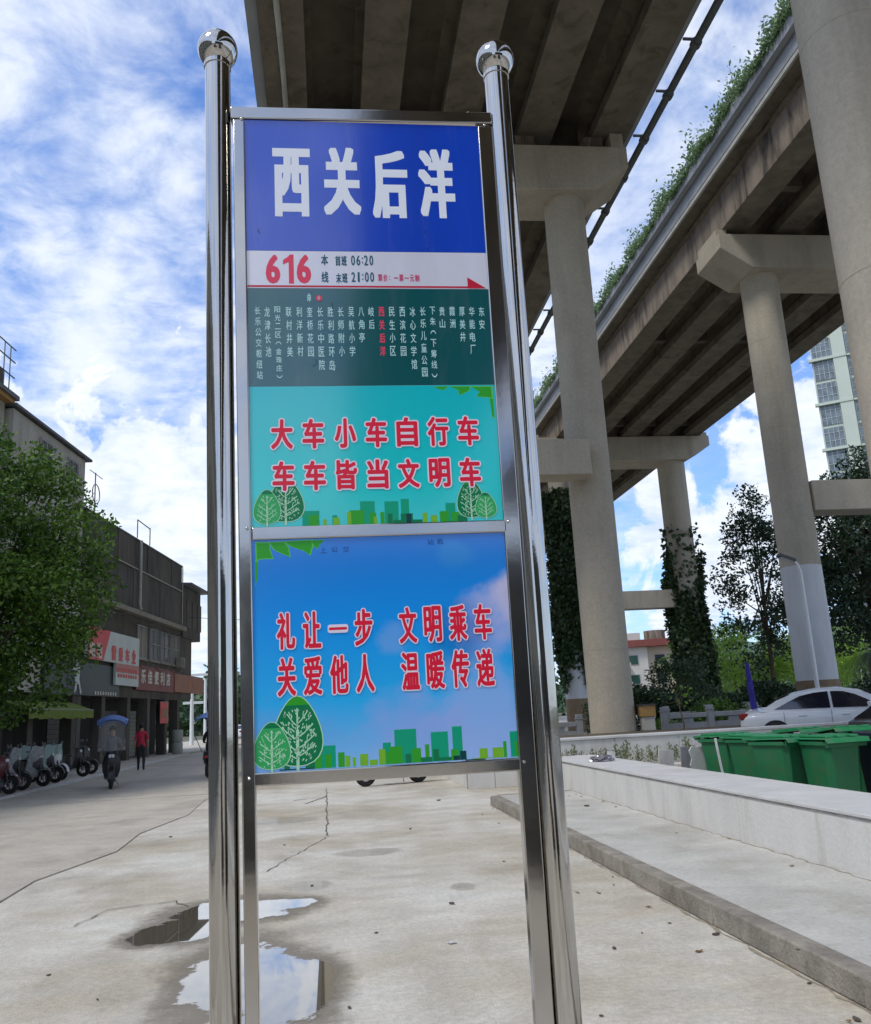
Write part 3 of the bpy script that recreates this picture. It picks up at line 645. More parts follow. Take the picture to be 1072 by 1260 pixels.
M['p_sky'] = gradmat('blue sky print', 0, 0, [(0.0, (0.22, 0.55, 0.98)), (0.28, (0.02, 0.50, 1.0)), (0.62, (0.0, 0.34, 0.95)), (1.0, (0.0, 0.19, 0.72))], 1.44, 1.975,
    cloud=[(0.435, 1.80, 0.09, (0.80, 0.70, 0.84), 0.85), (0.37, 1.76, 0.09, (0.38, 0.48, 0.90), 0.7), (0.36, 1.52, 0.17, (0.42, 0.52, 0.95), 0.6), (0.18, 1.50, 0.12, (0.35, 0.45, 0.92), 0.6), (0.14, 1.73, 0.04, (0.35, 0.5, 0.9), 0.35), (0.30, 1.735, 0.08, (0.0, 0.12, 0.50), 0.5), (0.30, 1.93, 0.05, (0.05, 0.35, 0.75), 0.4), (-0.1, 1.50, .12, (.2, .4, .85), .4)])
M['ink_white'] = mat('white ink', (0.86, 0.90, 0.97), 0.2); M['ink_text'] = mat('white slogan outline', (0.86, 0.78, 0.88), 0.25)
M['ink_red'] = mat('red ink', (0.78, 0.012, 0.045), 0.25); M['ink_616'] = mat('route number red', (0.80, 0.06, 0.12), 0.25); M['ink_arrow'] = mat('arrow red', (0.58, 0.02, 0.05), 0.2)
M['ink_navy'] = mat('dark teal ink', (0.02, 0.11, 0.17), 0.3); M['ink_pink'] = mat('magenta ink', (0.62, 0.03, 0.15), 0.3); M['ink_pale'] = mat('pale cyan ink', (0.5, 0.78, 0.78), 0.3)
M['ink_g1'] = mat('leaf green ink', (0.03, 0.38, 0.02), 0.25); M['ink_g2'] = mat('deep green ink', (0.0, 0.20, 0.07), 0.25); M['ink_g3'] = mat('mid green ink', (0.035, 0.42, 0.12), 0.25)
M['ink_g4'] = mat('lime ink', (0.20, 0.50, 0.03), 0.25); M['ink_line'] = mat('pale mint ink', (0.45, 0.78, 0.52), 0.25); M['ink_dark'] = mat('near black green ink', (0.0, 0.05, 0.06), 0.25)
M['ink_glow'] = mat('bright edge green ink', (0.10, 0.58, 0.10), 0.25); M['ink_g5'] = mat('teal green ink', (0.0, 0.37, 0.20), 0.25); M['ink_ghost'] = mat('faint dark ink', (0.0, 0.06, 0.24), 0.25)
gloss(M['p_teal']); gloss(M['p_sky'])
P1 = panel('name_panel', 2.7325, 3.116, 'p_blue'); P2 = panel('timetable_panel', 2.627, 2.7315, 'p_white'); P3 = panel('route_list_panel', 2.361, 2.626, 'p_dark')
P4 = panel('slogan_panel', 2.003, 2.360, 'p_teal'); P5 = panel('lower_slogan_panel', 1.440, 1.974, 'p_sky')

GC = {}
def glyph(ch, off=0.0, res=3, mitre=False):
    key = (ch, off)
    if key not in GC:
        c = bpy.data.curves.new('t', 'FONT'); c.body = ch; c.size = 1.0; c.offset = off; c.resolution_u = res
        o = bpy.data.objects.new('t', c); COL.objects.link(o); dg = bpy.context.evaluated_depsgraph_get(); dg.update()
        me = bpy.data.meshes.new_from_object(o.evaluated_get(dg))
        v = np.array([tuple(q.co)[:2] for q in me.vertices]) if len(me.vertices) else np.zeros((0, 2))
        GC[key] = (v, [tuple(p.vertices) for p in me.polygons])
        bpy.data.objects.remove(o); bpy.data.meshes.remove(me); bpy.data.curves.remove(c)
    return GC[key]
def put(mb, ch, cx, cz, w, h, y, bold=0.0, full=False, n=10, sq=False):
    """one character fitted into a cell of the board; bold = stroke widening in metres"""
    v, f = glyph(ch)
    if not len(v): return
    lo, hi = v.min(0), v.max(0)
    if full and ord(ch) > 0x2e80: c0 = (lo+hi)/2; ext = np.maximum(hi-lo, 0.85)
    else: c0 = (lo+hi)/2; ext = hi-lo
    w -= 2*bold; h -= 2*bold
    q = (v-c0)/ext
    sh = [(0, 0)] if bold <= 0 else [(bold*cos(2*pi*k/n), bold*sin(2*pi*k/n)) for k in range(n)]+[(0, 0)]
    if sq: sh = [(bold*a_, bold*b_*.7) for a_, b_ in [(-1+k/4, -1) for k in range(8)]+[(1, -1+k/4) for k in range(8)]+[(1-k/4, 1) for k in range(8)]+[(-1, 1-k/4) for k in range(8)]+[(-.5, -.5), (.5, .5), (-.5, .5), (.5, -.5), (0, 0)]]
    for k, (dx, dz) in enumerate(sh):
        mb.add([(cx+a*w-OX+dx, y-OY-k*4e-6, cz+b*h+dz) for a, b in q], f)
def outlined(name, parent, row, h, w, bold=0.0024, out=0.0058, c='ink_red', oc='ink_text'):
    for i, (ch, px, py) in enumerate(row):
        a, b = MB(), MB()
        p = at(px, py, YB); hh = h if ch != '一' else .012
        put(a, ch, p.x, p.z, w-2*out+2*bold, hh-2*out+2*bold, YB-.00155, bold, n=8)
        put(b, ch, p.x, p.z, w, hh if ch != '一' else .02, YB-.00140, out, n=14)
        a.build('slogan_character', c, parent, smooth=0); b.build('character_outline', oc, parent, smooth=0)
# station name
m = MB()
for ch, x0, y0_, x1, y1_ in (('西', 334, 180, 384, 269), ('关', 396, 179, 446, 267), ('后', 455, 183, 505, 271), ('洋', 512, 181, 563, 271)):
    a, b = at(x0, y0_, YB), at(x1, y1_, YB); put(m, ch, (a.x+b.x)/2, (a.z+b.z)/2, (b.x-a.x)*.96, (a.z-b.z)*.97, YB-.0003, 0.0062, sq=True); m.build('name_character', 'ink_white', P1, smooth=0); m = MB()
m = MB()
for ch, px in (('6', 336), ('1', 355), ('6', 374)):
    a = at(px, 331, YB)
    if ch == '1':
        m.quad(*[(a.x-OX+u*.018, YB-.0004-OY, a.z+v*.041) for u, v in ((.05, -1), (.75, -1), (.75, 1), (.25, 1), (-.1, .82), (-.75, .62), (-.75, .30), (.05, .48))])
        m.build('route_digit', 'ink_616', P2, smooth=0); m = MB(); continue
    put(m, ch, a.x, a.z, 0.037 if ch == '6' else 0.0235, 0.082, YB-.0003, 0.0036 if ch == '6' else .0024); tag(m.build('route_digit', 'ink_616', P2, smooth=0)); m = MB()
m = MB()
for ch, px, py, w, h in (('本', 399.5, 320, .018, .031), ('线', 400, 341, .018, .031), ('首', 416, 321, .0145, .029), ('班', 423.5, 321, .0145, .029), ('末', 417, 342.5, .0145, .028), ('班', 424.5, 342, .0145, .028),
    ('0', 434.5, 320.5, .0105, .029), ('6', 441, 320.5, .0105, .029), (':', 446, 320.5, .003, .018), ('2', 450.5, 320.5, .0105, .029), ('0', 457, 320.5, .0105, .029),
    ('2', 435, 341, .0105, .028), ('1', 441.5, 341, .0052, .028), (':', 446.5, 341, .003, .018), ('0', 451.5, 341, .0105, .028), ('0', 458, 341, .0105, .028)):
    a = at(px, py, YB); put(m, ch, a.x, a.z, w, h, YB-.0003, 0.0007)
m.build('hours_lettering', 'ink_navy', P2, smooth=0)['kind'] = 'stuff'
m = MB()
for i, ch in enumerate('票价：一票一元制'):
    a = at(468+i*6.5, 342+i*.05, YB); put(m, ch, a.x-(0.003 if ch == '：' else 0), a.z, .0115 if ch != '：' else .0025, .020 if ch not in '一：' else (.003 if ch == '一' else .012), YB-.0003, 0.0004)
m.build('fare_lettering', 'ink_pink', P2, smooth=0)['kind'] = 'stuff'
a0, a1 = at(306, 355.5, YB), at(600, 357, YB)
m = MB(); q = at(575, 343, YB)
m.quad((LX(2.63)+.001-OX, YB-.0003-OY, 2.6295), (RX(2.63)-.008-OX, YB-.0003-OY, 2.6295), (q.x-OX, YB-.0003-OY, 2.6345), (LX(2.63)+.001-OX, YB-.0003-OY, 2.6345))
m.quad((q.x-OX, YB-.0009-OY, 2.6285), (RX(2.63)-.006-OX, YB-.0009-OY, 2.6290), (q.x-OX, YB-.0009-OY, 2.660))
m.build('arrow', 'ink_arrow', P2, smooth=0)
# stops, one upright column each
stops = ['长乐公交枢纽站', '龙津长池', '阳光二区︵金珠庄︶', '联村井美', '利洋新村', '奎桥花园', '长乐中医院', '胜利路环岛', '长师附小', '吴航小学', '八角亭', '岐后', '西关后洋', '民生小区', '西滨花园', '冰心文学馆', '长乐儿童公园', '下朱︵下筹线︶', '贵山', '霞洲', '厚美井', '华能电厂', '东安']
xs = [87, 125, 166, 211, 253, 295, 337, 378, 419, 461, 501, 541, 582, 623, 665, 706, 747, 786, 824, 865, 904, 943, 982]
ye = [578, 490, 580, 490, 488, 490, 543, 545, 488, 488, 432, 380, 488, 486, 488, 540, 570, 580, 376, 376, 430, 480, 380]
mw, mr = MB(), MB()
for s, x, e in zip(stops, xs, ye):
    n = len(s)
    for i, ch in enumerate(s):
        yy = 278+(e-278)*(i+.5)/n; drift = (yy-278)*0.035
        a = at(290+(x+drift)/3.248, 290+yy/3.248, YB); hh_ = (e-278)/n/3.248*0.001965*0.84
        if ch in '︵︶': hh_ *= .5
        put(mr if s == '西关后洋' else mw, ch, a.x, a.z, .0145, hh_*(0.15 if ch == '一' else 1), YB-.0003, 0.0002 if s != '西关后洋' else .0006, n=4)
mw.build('stop_names_lettering', 'ink_pale', P3, smooth=0)['kind'] = 'stuff'; mr.build('current_stop_lettering', 'ink_616', P3, smooth=0)['kind'] = 'stuff'
a = at(392.5, 367, YB); m = MB(); m.lathe([(.0001, -.0006), (.008, -.0005)], 18, (a.x-OX, YB-OY-.0004, a.z), axis='y'); m.build('hospital_symbol', 'ink_616', P3)
m = MB(); 
for (w, h) in ((.0018, .010), (.007, .0018)): m.quad(*[(a.x-OX+i*w/2*1.0, YB-OY-.0013, a.z+j*h/2) for i, j in ((-1, -1), (1, -1), (1, 1), (-1, 1))])
m.build('hospital_cross', 'ink_pale', P3)['kind'] = 'stuff'
a = at(380.5, 366, YB); m = MB(); put(m, '命', a.x, a.z, .011, .024, YB-.0003, .0003); m.build('temple_symbol', 'ink_pale', P3)['kind'] = 'stuff'
# slogans
r1 = [(c, x, 534.5-(x-347)*0.019) for c, x in zip('大车小车自行车', (347, 385.5, 425, 463, 501, 539, 576))]
r2 = [(c, x, 586-(x-347)*0.022) for c, x in zip('车车皆当文明车', (349, 387.5, 426.5, 465, 503, 541, 578.5))]
outlined('slogan_lettering', P4, r1, 0.084, 0.060); outlined('slogan_lettering', P4, r2, 0.082, 0.060)
r3 = [(c, x, 776.5-(x-353)*0.048) for c, x in zip('礼让一步文明乘车', (352, 384, 416, 447.5, 502, 532.5, 563.5, 594))]
r4 = [(c, x, 833-(x-353)*0.048) for c, x in zip('关爱他人温暖传递', (353, 385, 417.5, 449.5, 505, 536, 566.5, 597))]
outlined('lower_slogan_lettering', P5, r3, 0.092, 0.048, .0019, .0047); outlined('lower_slogan_lettering', P5, r4, 0.094, 0.048, .0019, .0047)
# printed leaf-shaped trees
def leaf_outline(cx, zb, w, h, n=26):
    P = []
    for i in range(n):
        t = 2*pi*i/n; s = -cos(t)                       # -1 bottom .. 1 top
        zz = zb+h*(s+1)/2; ww = w/2*abs(sin(t))**0.9*(1.08-0.38*s)
        P.append((cx+ww*(1 if t < pi else -1), zz))
    return P
def flat(mb, P, y): mb.quad(*[(x-OX, y-OY, z) for x, z in P])
def pstrip(mb, pts, w, y):
    for (xa, za), (xb, zb) in zip(pts, pts[1:]):
        d = Vector((xb-xa, zb-za)); 
        if d.length < 1e-6: continue
        d.normalize(); u = Vector((-d.y, d.x))*w/2
        mb.quad(*[(q[0]-OX, y-OY, q[1]) for q in ((xa-u.x, za-u.y), (xb-u.x, zb-u.y), (xb+u.x, zb+u.y), (xa+u.x, za+u.y))])
def leaf_tree(parent, cx, zb, w, h, body, dashes, layer=0, cap_='ink_g1', seed=1):
    R = random.Random(seed); y = YB-.00035-layer*.0002
    o = MB(); P = leaf_outline(cx, zb+h*.07, w, h*.93)
    c = (cx, zb+h*.5)
    flat(o, [(cx+(x-cx)*1.05, c[1]+(z-c[1])*1.03) for x, z in P], y)
    o.build('printed_tree_outline', 'ink_line', parent, smooth=0)
    b = MB(); flat(b, P, y-.00004); b.build('printed_tree', body, parent, smooth=0)
    k = MB(); top = [(x, z) for x, z in P if z > zb+h*.82]; top.sort()
    if len(top) > 2: flat(k, sorted(top, key=lambda q: atan2(q[1]-(zb+h*.88), q[0]-cx)), y-.00008); k.build('printed_tree_tip', cap_, parent, smooth=0)
    v = MB(); tw = w*0.052
    pstrip(v, [(cx, zb), (cx, zb+h*.55)], tw*1.3, y-.00014); pstrip(v, [(cx, zb+h*.55), (cx, zb+h*.84)], tw*.7, y-.00014)
    for i, f in enumerate((.16, .27, .42, .60)):
        for s in (-1, 1):
            z0 = zb+h*(f+.03*(s > 0)); ex_ = w*(0.40-.02*i-(.1 if i == 3 else 0))
            pstrip(v, [(cx, z0), (cx+s*ex_*.4, z0+h*.05), (cx+s*ex_, z0+h*.17)], tw*.5, y-.00014)
            pstrip(v, [(cx+s*ex_*.55, z0+h*.085), (cx+s*ex_*.6, z0+h*.17)], tw*.35, y-.00014)
    if dashes:
        for _ in range(dashes):
            zz = zb+h*R.uniform(.12, .82); ww = w/2*sin(math.acos(max(-1, min(1, 1-2*(zz-zb-h*.07)/(h*.93)))))*.88*(1.08-.38*(2*(zz-zb)/h-1))*0.9
            xx = cx+R.uniform(-ww, ww); an = R.uniform(-.5, .5)+(.5 if xx > cx else -.5)
            l = h*.028; pstrip(v, [(xx-l*sin(an)*.5, zz-l*.5), (xx+l*sin(an)*.5, zz+l*.5)], w*.025, y-.00011)
    v.build('printed_tree_veins', 'ink_line', parent, smooth=0)['kind'] = 'stuff'
def pz(px, py): 
    p = at(px, py, YB); return p.x, p.z
bx, bz = pz(367, 949); tx, tz_ = pz(367, 857); leaf_tree(P5, bx, bz, .098, tz_-bz, 'ink_g2', 150, 1)
bx, bz = pz(335, 951); tx, tz_ = pz(335, 889); leaf_tree(P5, bx, bz, .072, tz_-bz, 'ink_g3', 90, 3, 'ink_g2', 5)
bx, bz = pz(352, 646); tx, tz_ = pz(352, 590); leaf_tree(P4, bx, bz, .076, tz_-bz, 'ink_g2', 110, 1)
bx, bz = pz(329, 648); tx, tz_ = pz(329, 603); leaf_tree(P4, bx, bz, .056, tz_-bz, 'ink_g3', 40, 3, 'ink_g2', 8)
bx, bz = pz(581, 640); tx, tz_ = pz(581, 590); leaf_tree(P4, bx, bz, .060, tz_-bz, 'ink_g2', 110, 1)
bx, bz = pz(599, 639); tx, tz_ = pz(599, 606); leaf_tree(P4, bx, bz, .046, tz_-bz, 'ink_g3', 40, 3, 'ink_g2', 9)
# printed skylines
def skyline(parent, items, zb, layer, material):
    m = MB()
    for i, (x0, x1, ytop, yb) in enumerate(items):
        a = at(x0, ytop, YB); b = at(x1, ytop, YB); y = YB-.00010-layer*.00004-i*.000003
        m = MB(); m.quad(*[(q[0]-OX, y-OY, q[1]) for q in ((a.x, zb), (b.x, zb), (b.x, a.z), (a.x, a.z))])
        m.build('printed_building', material, parent, smooth=0)
skyline(P5, [(394, 413, 918, 0), (471, 481, 914, 0), (485, 512, 898, 0), (530, 551, 901, 0), (556, 568, 894, 0), (627, 639, 900, 0)], 1.4425, 0, 'ink_g5')
skyline(P5, [(388, 396, 925, 0), (400, 408, 928, 0), (416, 424, 926, 0), (479, 495, 919, 0), (507, 518, 921, 0), (523, 528, 916, 0), (555, 564, 922, 0), (619, 623, 912, 0), (633, 639, 912, 0), (475, 480, 925, 0)], 1.4425, 1, 'ink_g1')
skyline(P5, [(425, 431, 930, 0), (434, 438, 932, 0), (443, 453, 928, 0), (466, 474, 922, 0), (455, 465, 935, 0), (590, 600, 921, 0), (606, 619, 920, 0), (582, 606, 933, 0)], 1.4425, 2, 'ink_g4')
skyline(P5, [(533, 540, 922, 0), (540, 556, 932, 0), (518, 532, 932, 0), (566, 574, 924, 0), (350, 357, 941, 0), (376, 388, 938, 0), (499, 506, 928, 0)], 1.4425, 3, 'ink_g2')
skyline(P5, [(566, 573, 924, 0), (573, 598, 936, 0), (344, 386, 947, 0), (558, 566, 930, 0)], 1.4425, 4, 'ink_dark')
skyline(P4, [(443, 461, 617, 0), (473, 490, 617, 0), (493, 503, 614, 0), (548, 560, 619, 0), (372, 393, 629, 0), (409, 415, 634, 0)], 2.0035, 0, 'ink_g5')
skyline(P4, [(430, 448, 628, 0), (455, 463, 631, 0), (468, 473, 630, 0), (541, 552, 629, 0), (380, 392, 634, 0), (556, 566, 630, 0)], 2.0035, 1, 'ink_g1')
skyline(P4, [(410, 418, 637, 0), (398, 402, 639, 0), (427, 432, 630, 0), (520, 526, 631, 0), (530, 538, 634, 0), (460, 464, 636, 0)], 2.0035, 2, 'ink_g4')
skyline(P4, [(477, 483, 632, 0), (493, 508, 632, 0), (484, 520, 640, 0), (563, 575, 634, 0)], 2.0035, 3, 'ink_g2')
skyline(P4, [(500, 506, 632, 0)], 2.0035, 4, 'ink_dark')
# printed maple-like leaves in the corners
def leaves(parent, polys, lay=0):
    for i, P in enumerate(polys):
        a, b = MB(), MB(); Q = [pz(*p) for p in P]; c = (sum(q[0] for q in Q)/len(Q), sum(q[1] for q in Q)/len(Q))
        for f, mb, dy in ((1.0, b, 0), (0.86, a, .00006)):
            R_ = [(c[0]+(q[0]-c[0])*f, c[1]+(q[1]-c[1])*f) for q in Q]
            mb.add([(c[0]-OX, YB-.00012-dy-i*.00001-OY, c[1])]+[(x-OX, YB-.00012-dy-i*.00001-OY, z) for x, z in R_], [(0, k+1, (k+1) % len(R_)+1) for k in range(len(R_))])
        b.build('printed_leaf_edge', 'ink_glow', parent, smooth=0); a.build('printed_leaf', 'ink_g1', parent, smooth=0)
leaves(P5, [[(314, 667), (332, 667), (333, 677), (337, 688), (324, 688), (315, 690)], [(330, 667), (350, 666), (356, 674), (358, 686), (346, 681), (337, 677)], [(348, 666), (385, 664), (386, 672), (382, 684), (374, 678), (358, 673)], [(382, 665), (400, 664), (393, 671), (391, 676), (387, 673)], [(314, 689), (318, 690), (317, 712), (314, 722)]])
leaves(P4, [[(533, 476), (552, 475), (547, 480), (540, 479)], [(552, 475), (580, 475), (578, 481), (571, 484), (565, 487), (564, 480)], [(578, 475), (606, 475), (607, 490), (597, 489), (586, 488), (590, 482)], [(602, 488), (607, 489), (609, 515), (606, 514)]])
# worn ghost lettering and scuffs on the lower panel and name panel
m = MB()
for ch, x, y_ in (('上', 398, 677), ('公', 412, 676), ('交', 426, 676), ('站', 530, 667), ('名', 541, 666)):
    a = at(x, y_, YB); put(m, ch, a.x, a.z, .016, .014, YB-.0003)
m.build('worn_lettering', 'ink_ghost', P5, smooth=0)['kind'] = 'stuff'
m = MB()
for x, y_, l, dx in ((319, 282, .012, .003), (523, 283, .009, -.002), (409, 372, .018, 0), (388, 442, .02, -.006), (526, 305, .01, 0)):
    a = at(x, y_, YB); pstrip(m, [(a.x, a.z), (a.x-dx, a.z-l*.5), (a.x+dx, a.z-l)], .0018, YB-.0004)
m.build('scratch', 'ink_dark', P1, smooth=0)['kind'] = 'stuff'

# ================================================================ LEFT STREET FRONT
FA = radians(5.8); P0 = Vector((-9.1, 54.0, 0)); FD = Vector((sin(FA), cos(FA), 0)); FN = Vector((cos(FA), -sin(FA), 0))
def fw(s, x=0.0, z=0.0): return P0+FD*s+FN*x+Vector((0, 0, z))
def fthing(name, label, cat, s, x=0.0, z=0.0, group=None): return thing(name, label, cat, fw(s, x, z), -FA, group)
M.update(
 wallA=mat('grimy dark render', (0.11, 0.098, 0.08), 0.9, var=0.3, scale=0.9, streak=.4, dirt=(0.05, 0.045, 0.04), dirt_amt=.7, dirt_scale=.8),
 clad=mat('dark mesh cladding', (0.085, 0.078, 0.068), 0.85, var=0.35, scale=2.5, streak=.3), clad2=mat('dull brown sheet', (0.11, 0.095, 0.08), 0.8, var=0.3, scale=2, streak=.3),
 cream=mat('cream render', (0.46, 0.44, 0.38), 0.85, var=0.15, scale=1.2, streak=.4, dirt=(0.28, 0.26, 0.21), dirt_amt=.5), roofsheet=mat('grey sheet roof', (0.15, 0.155, 0.16), 0.6, .2, var=.25, scale=3),
 ledge=mat('pale concrete ledge', (0.27, 0.25, 0.20), 0.9, var=.2, scale=2), interior=mat('dark shop interior', (0.035, 0.032, 0.03), 0.9), shutter=mat('roller shutter', (0.13, 0.125, 0.12), 0.5, .3, var=.2, scale=3),
 winglass=mat('dull window glass', (0.05, 0.06, 0.065), 0.12, spec=.6), greenglass=mat('green tinted glass', (0.04, 0.10, 0.08), 0.12, spec=.7), palewin=mat('pale curtain window', (0.22, 0.20, 0.15), 0.6), frame=mat('window frame', (0.35, 0.35, 0.33), 0.5),
 s_red=mat('red sign face', (0.62, 0.05, 0.05), 0.45, var=.08, scale=1), s_white=mat('white sign face', (0.55, 0.60, 0.56), 0.5, var=.06, scale=1), s_dark=mat('dark green sign face', (0.018, 0.035, 0.032), 0.4, var=.2, scale=1), s_navy=mat('navy sign face', (0.015, 0.016, 0.04), 0.4),
 s_maroon=mat('maroon sign face', (0.20, 0.035, 0.03), 0.5, var=.15, scale=2), s_tan=mat('faded orange sign', (0.33, 0.14, 0.085), 0.6, var=.15, scale=1.5), ink_cream=mat('cream letters', (0.6, 0.56, 0.47), .5), awning=mat('lime awning cloth', (0.16, 0.22, 0.03), .8, var=.2, scale=3), ink_or=mat('orange letters', (0.5, 0.16, 0.03), .5),
 orange=mat('orange board', (0.38, 0.22, 0.07), .7), aquarium=mat('pale door panel', (0.3, 0.32, 0.28), .4))
struct(MB().box(-9.2, 0.9, -60, 120, -0.1, 0.12).build('footway', 'road', smooth=0)).matrix_world = Matrix.Translation(fw(0, 0, 0)) @ Matrix.Rotation(-FA, 4, 'Z')
m = MB(); y = 4.0
struct(MB().box(-13.9, -8.42, -40, 80, -0.1, 0.06).build('side_pavement', 'ground', smooth=0))
ks = MB().box(-8.42, -8.30, -40, 80, -.1, .055).build('kerb', 'kerb', smooth=0); struct(ks)
y = 14.0
while y < 60:
    MB().box(-8.425, -8.26, y, y+1.0, 0, .075).build('kerb_stone', 'walltop', ks, smooth=0); y += 1.02
def window(parent, s, z, w, h, glass='winglass', x=0.0, bars=True):
    f = MB(); e = .06
    f.box(x, x+.07, s-w/2, s+w/2, z, z+e); f.box(x, x+.07, s-w/2, s+w/2, z+h-e, z+h)
    for q in (s-w/2, s-.03, s+w/2-e): f.box(x+.002, x+.068, q, q+e, z+e, z+h-e)
    if bars:
        for i in range(7): f.box(x+.12, x+.14, s-w/2+i*w/6-.01, s-w/2+i*w/6+.01, z, z+h)
        f.box(x+.11, x+.15, s-w/2, s+w/2, z+h*.5, z+h*.5+.03)
    o = f.build('window', 'frame', parent, smooth=0)
    MB().box(x+.01, x+.03, s-w/2+.05, s+w/2-.05, z+.05, z+h-.05).build('pane', glass, o, smooth=0)
    MB().box(x+.0, x+.16, s-w/2-.1, s+w/2+.1, z-.09, z-.003).build('sill', 'ledge', o, smooth=0)
A = fthing('shop_building', 'dark grimy four storey building with cladded upper floors above the red and white shop signs', 'building', 0)
MB().box(-9, 0, -15, .8, 3.1, 7.2).build('wall', 'wallA', A, smooth=0)
MB().box(-9, -1.4, -15, .8, 0, 3.099).build('shop_back_wall', 'interior', A, smooth=0)
for s in (-15, -12.1, -8.6, -5.4, -2.2, .35):
    MB().box(-.5, 0, s, s+.45, 0, 3.098).build('pillar', 'wallA', A, smooth=0)
for s, w, mt in ((-13.5, 2.2, 'shutter'), (-10.2, 2.4, 'interior'), (-6.8, 2.4, 'shutter'), (-3.6, 1.2, 'aquarium'), (-1.0, 1.8, 'interior')):
    m = MB()
    for k in range(12): m.box(-1.395, -1.36+(k % 2)*.012, s-w/2, s+w/2, .15+k*.2, .335+k*.2)
    m.build('shutter', mt, A, smooth=0)
MB().box(-.3, .36, -15.1, .9, 7.2, 7.43).build('ledge', 'ledge', A, smooth=0)
for i, (a, b) in enumerate(((-15, -12.9), (-12.88, -10.8), (-10.78, -8.5), (-8.48, -6.2), (-6.18, -3.9), (-3.88, -1.7), (-1.68, .6))):
    MB().box(-.05, .10+.03*(i % 2), a, b, 7.44, 9.5).build('cladding_panel', 'clad' if i % 3 else 'clad2', A, smooth=0)
    MB().box(-.05, .08+.03*((i+1) % 2), a, b, 9.52, 11.1).build('cladding_panel', 'clad2' if i % 3 == 2 else 'clad', A, smooth=0)
MB().box(-9, -.06, -15, .6, 7.2, 11.05).build('upper_wall', 'wallA', A, smooth=0)
MB().box(.12, .17, -15, .6, 9.55, 9.60).build('horizontal_pipe', 'palepipe', A)
m = MB(); m.tube([(.26, -7.8, 11.1), (.26, -7.8, 7.7), (.33, -7.8, 7.5)], .075, 8); m.build('downpipe', 'palepipe', A)
m = MB(); m.tube([(.2, .45, 11.0), (.2, .45, 7.5)], .03, 6); m.build('downpipe', 'palepipe', A)
m = MB()
for i in range(60):
    a, b = -15.2+i*.267, -15.2+(i+.5)*.267; m.box(-3, .15, a, b-.004, 11.12, 11.17); m.box(-3, .13, b, b+.13, 11.10, 11.14)
m.build('roof_eave', 'roofsheet', A, smooth=0)
MB().prism([(-9, 11.1), (-3, 11.1), (-3, 11.6), (-9, 11.9)], -15, .7).build('roof', 'roofsheet', A, smooth=0)
for s, g_ in ((-6.7, 'palewin'), (-4.6, 'winglass'), (-2.6, 'winglass'), (-.6, 'palewin')): window(A, s, 5.1, 1.5, 1.7, g_, .01, s != -6.7)
m = MB()
for s in (-8.3, -6.2): m.tube([(.2, s, 11.15), (.2, s, 12.1)], .03, 6)
m.tube([(.2, -8.3, 12.1), (.2, -6.2, 12.05)], .03, 6); m.build('roof_rail', 'roofsheet', A)
MB().box(-9, .15, .82, 5.0, 6.87, 9.95).build('end_block', 'clad', A, smooth=0)
MB().prism([(-9, 10.0), (.7, 10.02), (.7, 10.12), (-9, 10.6)], .62, 5.5).build('end_block_roof', 'roofsheet', A, smooth=0)
for s in (1.6, 2.9, 4.2): MB().box(.15, .19, s, s+.9, 7.5, 9.2).build('louvre', 'clad2', A, smooth=0)
MB().box(-9, .0, .82, 3.4, 3.2, 6.86).build('end_wall', 'wallA', A, smooth=0)
for k, (s_, z_) in enumerate(((-.75, 4.95),)):
    ac = MB().box(.17, .50, s_, s_+.85, z_, z_+.58).build('air_conditioner', 'ledge', A, bevel=.02)
    m = MB(); m.lathe([(.22, .505), (.22, .515), (.05, .52)], 18, (0, s_+.34, z_+.29), axis='x'); m.build('fan_grille', 'darkgrey', ac)
for k, (z_, s0, s1) in enumerate(((7.1, -15, .7), (4.85, -8, .7), (6.9, -15, .6))):
    m = MB(); m.tube([(.2, s0+(s1-s0)*i/12, z_-.25*sin(pi*((i*1.0) % 4)/4)) for i in range(13)], .018, 5); m.build('cable', 'black', A)
# dish aerial
d_ = fthing('dish_aerial', 'small roof aerial with ring reflector on the dark building roof edge', 'aerial', -13.8, 0, 11.2)
m = MB(); m.tube([(0, 0, 0), (0, 0, 1.9)], .03, 6); m.tube([(0, -.7, 1.85), (0, .9, 1.85)], .02, 5); m.build('mast', 'grey', d_)
m = MB(); m.tube([(0.05, .45*cos(t), .9+.45*sin(t)) for t in np.linspace(0, 2*pi, 17)], .025, 5); m.build('reflector', 'grey', d_)
# signs
def board(name, label, s0, s1, z0, z1, x, face, group=None, thick=.12):
    t = fthing(name, label, 'shop sign', s0, x, z0, group)
    MB().box(-thick, 0, 0, s1-s0, 0, z1-z0).build('board', face, t, smooth=0)
    return t
def fglyph(parent, chs, y0, z, w, h, pitch, material, bold=.02, x=.012, name='sign_character'):
    for i, ch in enumerate(chs):
        v, f = glyph(ch); 
        if not len(v): continue
        lo, hi = v.min(0), v.max(0); q = (v-(lo+hi)/2)/(hi-lo); m = MB()
        for k in range(7):
            dx, dz = (bold*cos(k*pi/3), bold*sin(k*pi/3)) if k < 6 else (0, 0)
            m.add([(x+k*.0004, y0+i*pitch+a*w+dx, z+b*(h if ch != '一' else h*.15)+dz) for a, b in q], f)
        m.build(name, material, parent, smooth=0)
sb = board('shop_sign', 'large red and white billboard of the motor shop with a slanted colour break', -14.84, -7.9, 4.62, 6.0, .30, 's_white')
MB().prism([(0, 0), (1.9, 0), (2.75, 1.385), (0, 1.385)], .002, .012, axis='x').build('red_field', 's_red', sb, smooth=0)
MB().box(-.12, 0, 3.6, 6.94, -1.0, -.002).build('lower_board', 's_white', sb, smooth=0)
